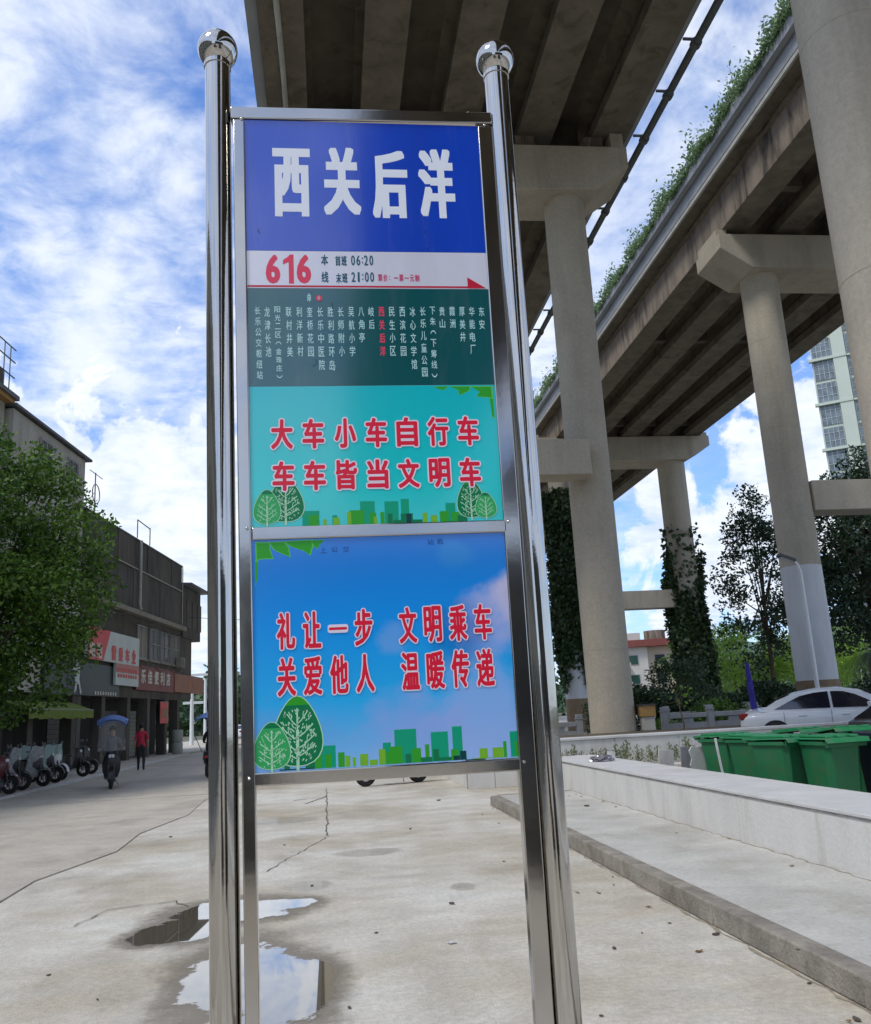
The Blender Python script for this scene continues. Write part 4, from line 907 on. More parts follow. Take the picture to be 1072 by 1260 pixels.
MB().box(.002, .008, 3.6, 6.9, -.42, .0).build('red_text_band', mat('pinkish red print', (0.5, 0.2, 0.16), .5, var=.4, scale=6), sb, smooth=0)
fglyph(sb, '电池', .55, .42, .62, .62, .85, 'ink_cream', .04); fglyph(sb, '雷乘车业', 3.25, .42, .55, .62, .95, 's_red', .04)
m = MB()
for j in range(2):
    for i in range(8): m.box(.012, .02, 3.85+i*.36, 4.08+i*.36, -.36-.28*j, -.20-.28*j)
m.build('small_print', 's_red', sb, smooth=0)['kind'] = 'stuff'
sd_ = board('shop_sign', 'dark green shop sign with a white leaping animal figure, under the red billboard', -18.7, -10.3, 3.08, 4.45, .16, 's_dark')
MB().box(.002, .01, 2.2, 3.7, .02, 1.36).build('navy_field', 's_navy', sd_, smooth=0)
MB().prism([(2.55, .98), (2.75, 1.10), (2.95, 1.02), (3.0, 1.25), (3.12, 1.35), (3.22, 1.2), (3.35, 1.12), (3.38, .85), (3.34, .65), (3.42, .5), (3.62, .15), (3.58, .03), (3.5, .05), (3.3, .42), (3.12, .46), (3.05, .2), (2.92, .05), (2.85, .08), (2.95, .4), (2.9, .6), (2.85, .8), (2.78, .86), (2.68, .82)], .012, .04, axis='x').build('animal_figure', 's_white', sd_, smooth=0)
m = MB(); 
for i in range(9): m.box(.012, .03, 5.2+i*.32, 5.36+i*.32, .05, .2)
m.build('small_print', 'ink_cream', sd_, smooth=0)['kind'] = 'stuff'
sm = board('shop_sign', 'maroon shop sign with cream characters between the billboard and the faded orange sign', -7.86, -1.0, 3.5, 4.75, .16, 's_maroon')
fglyph(sm, '乐佳便利店', 1.15, .70, .72, .66, 1.12, 'ink_cream', .035)
so_ = board('shop_sign', 'faded orange sign at the far right end of the shop row', -.96, 5.6, 3.55, 4.6, .20, 's_tan')
fglyph(so_, '车行', 3.3, .52, .5, .5, 1.0, 'ink_or', .02)
hs = fthing('hanging_banner', 'small red hanging banner beside the shop doorway under the maroon sign', 'banner', -3.4, .1, 1.8); MB().box(-.04, 0, 0, 1.5, 0, 1.15).build('cloth', 's_red', hs, smooth=0)
m = MB(); m.tube([(-.02, 0, 1.17), (-.02, 1.5, 1.17)], .02, 6); m.build('rod', 'grey', hs)
MB().box(.002, .008, .2, 1.3, .3, .8).build('print', 's_tan', hs, smooth=0)
aw = fthing('awning', 'lime green awning strip over the shops behind the parked scooters', 'awning', -21.8, 0, 0)
m = MB()
for i in range(15): m.prism([(.02, 2.78), (1.0, 2.42), (1.0, 2.10+.03*sin(i*2)), (.97, 2.1+.03*sin(i*2)), (.97, 2.40), (.02, 2.74)], i*.4, i*.4+.398)
m.build('cloth', 'awning', aw, smooth=0)
m = MB(); m.tube([(.98, 0, 2.42), (.98, 6, 2.42)], .025, 6); m.build('rod', 'grey', aw)
db = fthing('barrel_stack', 'pale plastic drums stacked in front of the shop doorway', 'barrels', -2.3, .75, .12)
for k in range(2): MB().lathe([(.26, 0), (.29, .08), (.29, .55), (.26, .62), (.2, .64)], 20, (0, 0, k*.65)).build('drum', 'aquarium', db)
Bd = fthing('cream_building', 'taller cream building behind the street tree with a sloping sheet roof edge', 'building', -15)
MB().box(-9, -.02, -7, -.02, 3.1, 13.3).build('wall', 'cream', Bd, smooth=0); MB().box(-9, -1.4, -7, -.02, 0, 3.099).build('shop_back_wall', 'interior', Bd, smooth=0)
for s in (-7, -4.6, -.5): MB().box(-.5, 0, s, s+.45, 0, 3.098).build('pillar', 'wallA', Bd, smooth=0)
MB().box(-9.2, .12, -7.1, .45, 13.38, 13.48).build('roof_eave', 'roofsheet', Bd, smooth=0)
MB().box(-9.2, -.1, -.018, .06, 11.2, 13.3).build('gable_panel', 'cream', Bd, smooth=0)
for s in (-1.5, -4.2): window(Bd, s, 11.7, 1.1, 1.2, 'winglass', .0); window(Bd, s, 8.6, 1.1, 1.3, 'winglass', .0)
Cb = fthing('balcony_building', 'building at the far left edge with glazed balcony, orange soffit and a caged roof tank', 'building', -22.1)
MB().box(-9, -.3, -11, -.02, 3.1, 13.5).build('wall', 'cream', Cb, smooth=0); MB().box(-9, -1.4, -11, -.02, 0, 3.099).build('shop_back_wall', 'interior', Cb, smooth=0)
for s in (-11, -7.5, -3.8, -.5): MB().box(-.5, 0, s, s+.45, 0, 3.098).build('pillar', 'cream', Cb, smooth=0)
MB().box(-2, .0, -11, .1, 13.45, 13.62).build('balcony_slab', 'orange', Cb, smooth=0); MB().box(-2, .08, -11.05, .3, 13.63, 13.8).build('balcony_kerb', 'roofsheet', Cb, smooth=0)
MB().box(-1.5, -.2, -11, -.4, 13.81, 14.6).build('parapet_wall', 'wallA', Cb, smooth=0)
for s in (-1.6, -4, -6.5, -9): window(Cb, s, 10.6, 1.9, 2.4, 'greenglass', -.29, False); window(Cb, s, 7.2, 1.9, 2.2, 'greenglass', -.29)
m = MB()
for i in range(24): m.box(-.03, .0, -11+i*.46, -10.97+i*.46, 13.81, 15.5)
for z in (14.4, 15.0, 15.5): m.box(-.035, .005, -11, .0, z, z+.03)
m.build('wire_cage', 'roofsheet', Cb, smooth=0)['kind'] = 'stuff'
tk = fthing('water_tank', 'dark round water tank standing inside the roof cage', 'water tank', -23.0, -.9, 13.9); MB().lathe([(.5, 0), (.52, .1), (.52, 1.0), (.4, 1.2), (.1, 1.3)], 24).build('tank', 'pierband', tk)
Dd = fthing('row_building', 'long low building continuing the shop row towards the viewer, outside the left edge', 'building', -33.2)
MB().box(-9, 0, -62, -.02, 0, 11).build('wall', 'cream', Dd, smooth=0)
for i in range(12):
    for z in (1.0, 4.4, 7.6): window(Dd, -3-5*i, z, 2.2, 1.7, 'winglass', 0, False)
# dark block added unseen behind the viewer, darkens what the steel frame reflects
Eb = thing('reflected_block', 'plain dark block added unseen behind the viewer for the steel frame to reflect', 'building', (4, -38, 0))
MB().box(-9, 24, -10, 0, 0, 9.5).build('wall', 'wallA', Eb, smooth=0)
for i in range(8):
    for z in (1.2, 4.3, 7.0): MB().box(-7+i*4, -5+i*4, .001, .04, z, z+1.5).build('window', 'winglass', Eb, smooth=0)

# ================================================================ STREET TREES AND PLANTS
tree('street_tree', 'bushy broad-leaved street tree hiding the shopfronts at the left edge', (-10.3, 26.0, .1), 9.9, (4.0, 3.4, 4.3), 'leaf_street', .15, 300, 430, (.35, .95), .2, zc=5.9, limbs=14)
tree('street_tree', 'second street tree just outside the left edge behind the parked scooters', (-11.9, 21.5, .1), 8.6, (3.3, 3.2, 3.3), 'leaf_street', .18, 130, 330, (.55, 1.0), .2, zc=6.2)
# sparse tall trees at the right
tree('tall_tree', 'tall sparse dark tree left of the white-based column', (26.8, 52, .1), 15.6, (4.3, 3.2, 6.2), 'leaf_dark', .25, 290, 120, (.25, .7), .13, conic=.66, zc=8.8, limbs=26)
tree('tall_tree', 'dense dark tree under the right tie beam with a broad crown', (32.8, 50, .1), 16.5, (4.6, 4.0, 6.8), 'leaf_dark', .27, 260, 170, (.4, 1.0), .25, conic=.4, zc=9.4, limbs=40)
tree('tall_tree', 'dark tree at the right edge behind the dense one', (38.5, 54, .1), 18, (4.6, 4.2, 7.4), 'leaf_dark', .28, 130, 170, (.5, 1.1), .25, conic=.3, zc=9.6, limbs=30)
# palm with hanging fronds
pt = thing('palm_tree', 'shaggy palm with hanging fronds right of the white-based column', 'palm', (29.6, 46, .1))
m = MB(); m.tube([(0, 0, 0), (.05, 0, 1.5), (0, 0, 3.4)], [.28, .22, .2], 10); m.build('trunk', 'bark', pt)
for k in range(22):
    a = k*2.4+.3; el = random.uniform(-.2, .9); m = MB(); P = []
    for i in range(8):
        t = i/7; r = 2.1*t*cos(el*(1-t)); P.append(Vector((r*cos(a), r*sin(a), 3.4+1.6*t*sin(el)-2.0*t*t*1.1)))
    for i in range(7):
        d = (P[i+1]-P[i]).normalized(); sdv = Vector((-sin(a), cos(a), 0))
        for sg_ in (-1, 1):
            for j in range(3):
                b = P[i].lerp(P[i+1], j/3); e = b+sdv*sg_*.35*(1-.6*abs(i-3)/4)+d*.25+Vector((0, 0, -.28))
                m.quad(b, b+d*.07, e+d*.03, e)
    m.build('frond', 'leaf_bright' if k % 4 else 'leaf_dark', pt, smooth=0)
# bright green trees in the middle distance
for i, (x, y, h, w, lab) in enumerate(((26.5, 62, 5.9, 3.0, 'light green small tree just right of the ivy column'), (31.0, 66, 7.1, 3.6, 'rounded light green tree, tallest of the bright row'), (36.0, 64, 6.6, 3.4, 'yellow green tree left of the white-based column'), (40.5, 68, 7.4, 3.6, 'light green tree glimpsed right of the white-based column'), (46.5, 66, 7.0, 3.6, 'light green tree at the right end of the bright row'))):
    tree('park_tree', lab, (x, y, .1), h, (w, w, h*.40), 'leaf_bright', .24, 62, 130, (.5, 1.1), .12, 'bright green trees in the park', zc=h*.62, limbs=8)
tree('round_bush', 'big dark rounded shrub in front of the ivy-wrapped column', (17.75, 44.0, .1), 3.8, (1.75, 1.6, 1.75), 'leaf_hedge', .17, 60, 420, (.3, .6), .1, zc=2.15, limbs=5, cat='shrub')
tree('young_tree', 'thin small tree rising in front of the stone balustrade', (8.05, 20.2, .8), 1.15, (.55, .35, .26), 'leaf_street', .09, 11, 160, (.12, .22), .018, zc=.85, limbs=8)
# hedge
n = 60000; X = rng.uniform(9.0, 34, n); Yh = 31+rng.uniform(-1, 1, n); top = 1.55+.28*np.sin(X*1.3)+.18*np.sin(X*4.1+1); Zh = rng.random(n)**.55*top
q = quads('hedge', leafquads(np.stack([X, Yh, Zh+.15], 1), .13, .6), 'leaf_hedge'); tag(q, 'low dark clipped hedge behind the stone balustrade and the white car', 'hedge', kind='stuff')
n = 9000; X = rng.uniform(10.2, 15.5, n); C = np.stack([X, 27.5+rng.normal(0, .5, n), .3+rng.random(n)*(.9+.35*np.sin(X*2.2))], 1)
q = quads('ground_plants', leafquads(C, .13, .5), 'leaf_street'); tag(q, 'leafy bed of mixed green plants between balustrade and hedge', 'plants', kind='stuff')
# weeds at the foot of the planter wall : countable tufts
tuft = None
for i in range(46):
    x = 4.3+i*.115+random.uniform(-.05, .05); x = 4.2+ i*.105+random.uniform(-.05, .05)
    if tuft is None:
        P = []; 
        for k in range(60):
            a = random.uniform(0, 2*pi); r = random.uniform(0, .08); h = random.uniform(.05, .34)
            P.append((r*cos(a), r*sin(a)*.6, h))
        tuft = quads('weed_tuft', leafquads(np.array(P), .07, .4, 0, -.4), 'leaf_pale')
        tuft['category'] = 'weed'; tuft['group'] = 'weeds along the foot of the planter wall'; tuft['label'] = 'small pale weed tuft growing in the row along the planter wall foot'; o = tuft
    else: o = tuft.copy(); COL.objects.link(o)
    o.location = (x, 18.3+random.uniform(-.1, .06), 0.30); o.rotation_euler = (0, 0, random.uniform(0, 6)); k = random.uniform(.65, 1.25); o.scale = (k, k, k*random.uniform(.8, 1.2))
struct(MB().box(4.0, 12, 17.6, 18.46, 0, .30).build('weed_bed', 'ground', smooth=0))
# wooded hill and far woods
def hill(name, cx, cy, rx, ry, h, base):
    m = MB(); n = 40; g_ = 18; vs = []; fs = []
    for i in range(g_+1):
        for k in range(n):
            r = i/g_; t = 2*pi*k/n; x, y = rx*r*cos(t), ry*r*sin(t); vs.append((cx+x, cy+y, base+h*(cos(pi*r)+1)/2*(1+.13*sin(x*.09)+.1*sin(y*.07+x*.05))))
    for i in range(g_):
        for k in range(n): fs.append((i*n+k, i*n+(k+1) % n, (i+1)*n+(k+1) % n, (i+1)*n+k))
    m.add(vs, fs); return struct(m.build(name, 'leaf_hill', smooth=80))
hill('hill', 190, 330, 190, 120, 27, -3); hill('hill', -90, 420, 190, 120, 24, -3)
n = 60000; X = rng.uniform(30, 330, n); Yh = rng.uniform(215, 300, n); rr = np.sqrt(((X-190)/190)**2+((Yh-330)/120)**2)
Zh = -3+27*(np.cos(pi*np.minimum(rr, 1))+1)/2+rng.random(n)*4.5*(.6+.4*np.sin(X*.5)*np.sin(Yh*.3))
q = quads('hill_woods', leafquads(np.stack([X, Yh, Zh], 1), 1.5, .8), 'leaf_hill'); tag(q, 'far wooded hillside behind the park reading as one green mass', 'woods', kind='stuff')
n = 26000; X = rng.uniform(-45, 40, n); Yh = rng.uniform(150, 185, n); C = np.stack([X, Yh, rng.random(n)**.8*(8+2.5*np.sin(X*.25)+1.5*np.sin(X*.9))], 1)
q = quads('far_woods', leafquads(C, 1.0, .8), 'leaf_hill'); tag(q, 'green wood closing the far end of the left street', 'woods', kind='stuff')
for i, (x, y, h, lab) in enumerate(((100, 205, 19.5, 'leftmost of the small pines standing on the far ridge'), (105, 206, 21, 'taller pine next to the leftmost on the far ridge'), (118, 206, 19, 'pine standing alone in the middle of the far ridge'), (140, 206, 20.5, 'pine on the far ridge nearest the white-based column'))):
    tree('ridge_pine', lab, (x, y, 0), h, (2.0, 2.0, 2.6), 'leaf_hill', .7, 16, 20, (.7, 1.3), .25, 'small pines on the far ridge', limbs=4)

# ================================================================ FAR BUILDINGS
M.update(fb=mat('pale apricot render', (0.55, 0.46, 0.36), .8, var=.08, scale=.6), fb2=mat('pale white render', (0.6, 0.58, 0.52), .8, var=.08, scale=.6), tile=mat('red brown roof tile', (0.24, 0.07, 0.055), .8, var=.2, scale=1), tower=mat('pale green tower render', (0.55, 0.60, 0.50), .7, var=.05, scale=.3), towerglass=mat('tower window glass', (0.17, 0.21, 0.23), .15, spec=.7, var=.5, scale=1.2), towerframe=mat('tower frames', (.5, .53, .5), .5))
F_ = thing('cream_apartment_house', 'cream four storey apartment house with red tiled eaves, seen between column and ivy', 'building', (41, 112, 0), radians(-14))
MB().box(-9, -.0, 0, 9, 0, 8.6).build('wall', 'fb2', F_, smooth=0); MB().box(.01, 6.5, .6, 9, 0, 8.6).build('wall', 'fb', F_, smooth=0)
MB().prism([(-9.5, 8.62), (7, 8.62), (6.2, 9.5), (-9, 9.5)], -.7, 9.5).build('roof', 'tile', F_, smooth=0)
for k in range(3):
    z = 1.3+2.5*k
    for x in (-7.4, -4.6, -1.9):
        w_ = MB().box(x-.7, x+.7, -.05, -.001, z, z+1.3).build('window', 'frame', F_, smooth=0); MB().box(x-.6, x+.6, -.08, -.051, z+.1, z+1.2).build('pane', 'greenglass' if x > -3 else 'winglass', w_, smooth=0)
    for x in (-6.0, -3.2): 
        bc = MB().box(x-.9, x+.9, -.9, -.001, z-.35, z-.2).build('balcony', 'fb2', F_, smooth=0); MB().box(x-.9, x+.9, -.92, -.86, z-.199, z+.35).build('balustrade', 'fb', bc, smooth=0)
for k in range(3):
    z = 1.3+2.5*k
    for x in (1.6, 4.2):
        w_ = MB().box(x-.7, x+.7, .55, .599, z, z+1.3).build('window', 'frame', F_, smooth=0); MB().box(x-.6, x+.6, .52, .549, z+.1, z+1.2).build('pane', 'winglass', w_, smooth=0)
MB().box(-8.5, -4, 2, 7, 9.51, 11.2).build('roof_house', 'fb2', F_, smooth=0); MB().box(-3, -.5, 2, 7, 9.51, 10.6).build('roof_house', 'fb2', F_, smooth=0); MB().lathe([(1.4, 0), (1.4, 1.3)], 16, (1.5, 3, 9.51)).build('roof_tank', 'fascia', F_)
rb_ = thing('red_shade', 'bright red awning at the foot of the cream apartment house', 'awning', (36.6, 108, 2.0)); m = MB(); m.prism([(-1.6, .4), (0, 1.5), (1.6, .5), (1.6, 0), (-1.6, 0)], 0, 2); m.build('cloth', 's_red', rb_, smooth=0)
T_ = thing('tower_block', 'pale green high-rise tower glimpsed between the bridge and the near column', 'tower', (62.7, 100, 0), radians(-34))
MB().box(0, 24, 0, 18, 0, 56).build('wall', 'tower', T_, smooth=0)
for fl in range(18):
    z = 1.5+fl*3.0
    for x, w in ((.15, 2.3), (4.25, 1.9), (7.4, 2.2), (11.4, 2.2)):
        o = MB().box(x, x+w, -.10, -.001, z, z+2.6).build('window', 'towerglass', T_, smooth=0)
        f = MB()
        for t_ in (0, .25, .5, .75, 1): f.box(x+w*t_-.025, x+w*t_+.025, -.16, -.101, z, z+2.6)
        for q in (.85, 1.9): f.box(x, x+w, -.155, -.102, z+q, z+q+.05)
        f.build('glazing_bar', 'towerframe', o, smooth=0)
    if fl % 2 == 0:
        MB().box(-.35, 4.1, -.55, -.002, z-.42, z-.08).build('string_course', 'tower', T_, smooth=0); MB().box(4.15, 6.2, -.4, -.002, z-.42, z-.2).build('string_course', 'tower', T_, smooth=0)
MB().box(2.55, 4.1, -.45, -.001, 0, 56).build('pilaster', 'tower', T_, smooth=0); MB().box(6.25, 7.3, -.6, -.001, 0, 56).build('pilaster', 'fb2', T_, smooth=0); MB().box(9.8, 11.2, -.6, -.001, 0, 56).build('pilaster', 'tower', T_, smooth=0)

# ================================================================ BALUSTRADES
M['stone'] = mat('grey granite', (0.36, 0.36, 0.355), .85, var=.12, scale=5, dirt=(.22, .21, .20), dirt_amt=.4, dirt_scale=2)
def balustrade(name, label, x0, nb, y, z0, bay=1.2):
    t = thing(name, label, 'balustrade', (x0, y, z0)); proto = {}
    for i in range(nb+1):
        if 'post' not in proto:
            m = MB(); m.box(-.09, .09, -.09, .09, 0, 1.16); m.box(-.11, .11, -.11, .11, 1.161, 1.20); m.box(-.085, .085, -.085, .085, 1.201, 1.30); proto['post'] = m.build('post', 'stone', t, bevel=.012)
        else: pieces('post', proto['post'], [((i*bay, 0, 0), 0)], t)
    for i in range(nb):
        a, b = .095, bay-.095
        if 'panel' not in proto:
            m = MB(); w = b-a; zt, zb = .84, .10                      # slab with two long slots
            xsl = [a, a+.14, a+.14+.30, b-.14-.30, b-.14, b]
            for k in range(5):
                if k in (1, 3): m.box(xsl[k], xsl[k+1], -.045, .045, zb, .55); m.box(xsl[k], xsl[k+1], -.045, .045, .67, zt)
                else: m.box(xsl[k], xsl[k+1], -.045, .045, zb, zt)
            m.box(a, b, -.06, .06, 0, .099)
            proto['panel'] = m.build('panel', 'stone', t, smooth=0)
            proto['rail'] = MB().box(a, b, -.08, .08, .96, 1.10).build('rail', 'stone', t, bevel=.02)
            m = MB(); m.box(bay/2-.15, bay/2+.15, -.05, .05, .841, .959); proto['rail_block'] = m.build('rail_block', 'stone', t, smooth=0)
        else:
            for k in ('panel', 'rail', 'rail_block'): pieces(k, proto[k], [((i*bay, 0, 0), 0)], t)
    return t
xp = at(762, 900, 24.7).x
balustrade('stone_balustrade', 'grey granite balustrade with slotted panels behind the planter wall, nearer row', xp+1.36, 5, 24.7, 0.08, 1.36)
balustrade('stone_balustrade', 'second granite balustrade row partly hidden behind the nearer one', 10.6, 4, 27.8, 0.08, 1.36)
balustrade('stone_balustrade', 'stub of granite balustrade left of the main column', 5.9, 1, 25.6, 0.0)
ub = thing('utility_box', 'small yellow brown box on a beige pedestal beside the main column foot', 'box', (8.45, 23.6, .8)); MB().box(-.17, .17, -.12, .12, 0, .36).build('pedestal', 'cream', ub, bevel=.01); MB().box(-.2, .2, -.15, .15, .361, .66).build('cabinet', 'orange', ub, bevel=.01); MB().box(-.23, .23, -.18, .18, .661, .69).build('lid', 'darkgrey', ub)
bf = thing('furled_banner', 'tall slim furled blue purple banner standing between hedge and white car', 'banner', (11.05, 22.6, .14))
m = MB(); m.tube([(0, 0, 0), (0, 0, .9), (-.05, 0, 2.25)], .02, 6); m.build('pole', 'grey', bf)
m = MB(); m.tube([(0.0, 0, .75), (-.02, .01, 1.2), (-.04, .02, 1.7), (-.06, .01, 2.1), (-.06, 0, 2.3)], [.06, .085, .075, .06, .03], 9); m.build('cloth', mat('blue purple cloth', (.04, .03, .28), .8, var=.3, scale=9), bf)
# tall lamp in front of the white-based column
lp = thing('street_lamp', 'white street lamp with a flat tilted head in front of the white-based column', 'street lamp', (15.15, 26.6, .16))
m = MB(); m.tube([(0, 0, 0), (0, 0, 5.25), (-.08, 0, 5.5), (-.22, 0, 5.62)], [.075, .055, .045, .04], 12); m.build('post', 'white', lp)
m = MB(); m.obox((-.42, 0, 5.70), (.26, 0, -.10), (0, .14, 0), (.02, 0, .045)); m.build('lamp_head', 'darkgrey', lp, bevel=.01); m = MB(); m.obox((-.43, 0, 5.645), (.19, 0, -.075), (0, .10, 0), (.004, 0, .008)); m.build('lamp_lens', 'lamp', lp)

# ================================================================ WHEELIE BINS
M['bin'] = mat('green bin plastic', (0.012, 0.15, 0.055), .5, var=.12, scale=3, dirt=(.07, .11, .05), dirt_amt=.6, dirt_scale=3)
M['binlid'] = mat('green lid plastic', (0.018, 0.24, 0.09), .45, var=0.2, scale=5, dirt=(.13, .19, .12), dirt_amt=.65, dirt_scale=4)
M['bindark'] = mat('dark blue bin plastic', (0.012, 0.02, 0.035), .4, var=.1, scale=3)
def wheelie_bin(label, x, y, rz, lidtilt=0.0, body='bin', lid='binlid', h=1.0):
    t = thing('wheelie_bin', label, 'bin', (x, y, .016), rz, 'wheelie bins behind the low wall')
    m = MB(); n = 4
    prof = [(.20, .22, 0.06), (.215, .245, .35), (.235, .28, .80), (.245, .295, .92), (.275, .325, .921), (.275, .325, .97)]
    vs = []; 
    for (a, b, z) in prof: 
        c = .06
        vs += [(-a+c, -b, z), (a-c, -b, z), (a, -b+c, z), (a, b-c, z), (a-c, b, z), (-a+c, b, z), (-a, b-c, z), (-a, -b+c, z)]
    fs = [(i*8+k, i*8+(k+1) % 8, (i+1)*8+(k+1) % 8, (i+1)*8+k) for i in range(len(prof)-1) for k in range(8)]+[tuple(range(7, -1, -1)), tuple(range(40, 48))]
    m.add(vs, fs); m.build('body', body, t, smooth=30, bevel=.008)
    m = MB(); L_ = .70
    m.prism([(0, 0), (-L_, -.02), (-L_-.03, -.075), (-L_-.015, -.08), (-L_+.015, -.035), (0, -.02)], -.29, .29, axis='x')
    for q in (-.17, 0, .17): m.prism([(-.08, .004), (-L_+.08, -.012), (-L_+.1, .012), (-.1, .03)], q-.05, q+.05, axis='x')
    ld = m.build('lid', lid, t, smooth=30, bevel=.004); ld.location = (0, .345, 1.005); ld.rotation_euler = (-lidtilt, 0, 0)
    m = MB(); m.tube([(-.22, .38, .99), (.22, .38, .99)], .018, 8); 
    for q in (-.2, 0, .2): m.box(q-.02, q+.02, .30, .38, .95, 1.01)
    m.build('handle', body, t)
    m = MB(); m.box(-.278, .278, -.328, -.318, .90, .985); m.build('rim', body, t, bevel=.004)
    for q in (-.24, .24): 
        w = MB().lathe([(.02, -.028), (.10, -.028), (.10, .028), (.02, .028)], 20, (q, .26, .10), axis='x').build('wheel', 'rubber', t)
    return t
def bx_(px, Y): return at(px, 930, Y).x
wheelie_bin('leftmost green bin, with a white strap hanging down its side', bx_(895, 12.5), 12.5, radians(24), .05)
wheelie_bin('green bin half hidden behind the second one from the left', bx_(930, 11.9), 11.9, radians(30), .0)
wheelie_bin('middle green bin turned with its left edge towards the viewer', bx_(962, 10.9), 10.9, radians(22), .04)
wheelie_bin('frontmost green bin left of the dark one', bx_(1022, 10.35), 10.35, radians(6), .03)
wheelie_bin('green bin in the back row behind the middle bins', bx_(985, 12.2), 12.2, radians(15), .10)
wheelie_bin('green bin in the back row, its lid raised highest', bx_(1045, 11.6), 11.6, radians(-8), .12)
wheelie_bin('dark blue bin at the right edge of the picture', bx_(1092, 10.2), 10.2, radians(4), .02, 'bindark', 'bindark')
st = thing('strap', 'narrow white strap hanging down the leftmost green bin', 'strap', (bx_(882, 12.1), 12.08, .35)); m = MB(); P = [(0, 0, .66), (.01, -.01, .5), (.03, -.01, .3), (.07, -.01, .0)]
for a, b in zip(P, P[1:]): m.obox((Vector(a)+Vector(b))/2, (Vector(b)-Vector(a))/2, (.016, 0, 0), (0, .004, 0))
m.build('webbing', 'white', st)
# offcuts leaning against the back of the wall
def slab_piece(label, px0, px1, ytop, Y, col, lean=.12, ragged=False):
    a = at(px0, ytop, Y); b = at(px1, ytop, Y); t = thing('board_offcut', label, 'board offcut', (a.x, Y, .0)); w = b.x-a.x; h = a.z
    m = MB(); P = [(0, 0), (w, 0), (w*1.0, h*.98), (0, h)] if not ragged else [(0, 0), (w*1.1, 0), (w, h*.97), (w*.15, h), (0, h*.93), (w*.12, h*.8), (w*.02, h*.7), (w*.18, h*.55)]
    m.prism(P, 0, .025); o = m.build('board', col, t, smooth=0); o.rotation_euler = (lean, 0, 0); o.location = (0, -lean*h*.6, 0)
M['board1'] = mat('grimy white board', (.62, .61, .57), .8, var=.15, scale=6); M['board2'] = mat('grey broken board', (.30, .30, .31), .8, var=.2, scale=6); M['board3'] = mat('beige board', (.40, .36, .30), .8, var=.2, scale=6)
slab_piece('white board offcut standing alone behind the low wall', 806, 824, 922, 13.6, 'board1')
slab_piece('grey broken board behind the ragged white one', 832, 845, 918, 13.1, 'board2')
slab_piece('ragged white board leaning beside the leftmost bin', 842, 866, 918, 12.9, 'board1', ragged=True)
slab_piece('beige board wedged against the leftmost bin', 862, 874, 917, 13.2, 'board3', .1, True)
slab_piece('small cream block of board near the far end of the low wall', 747, 756, 924, 15.4, 'board1', .02)
cr = thing('crumpled_wrapper', 'crumpled silver plastic wrapper lying on top of the low white wall', 'litter', (4.42, 14.7, .628))
bm = bmesh.new(); bmesh.ops.create_icosphere(bm, subdivisions=3, radius=.13)
for v in bm.verts: 
    k = random.uniform(.55, 1.15); v.co = Vector((v.co.x*k*1.5, v.co.y*k, max(v.co.z*k*.75, -.02)+.03))
me = bpy.data.meshes.new('foil'); bm.to_mesh(me); bm.free(); me.materials.append(mat('silver foil', (.45, .43, .47), .25, .7, var=.6, scale=20)); o = bpy.data.objects.new('foil', me); COL.objects.link(o); o.parent = cr

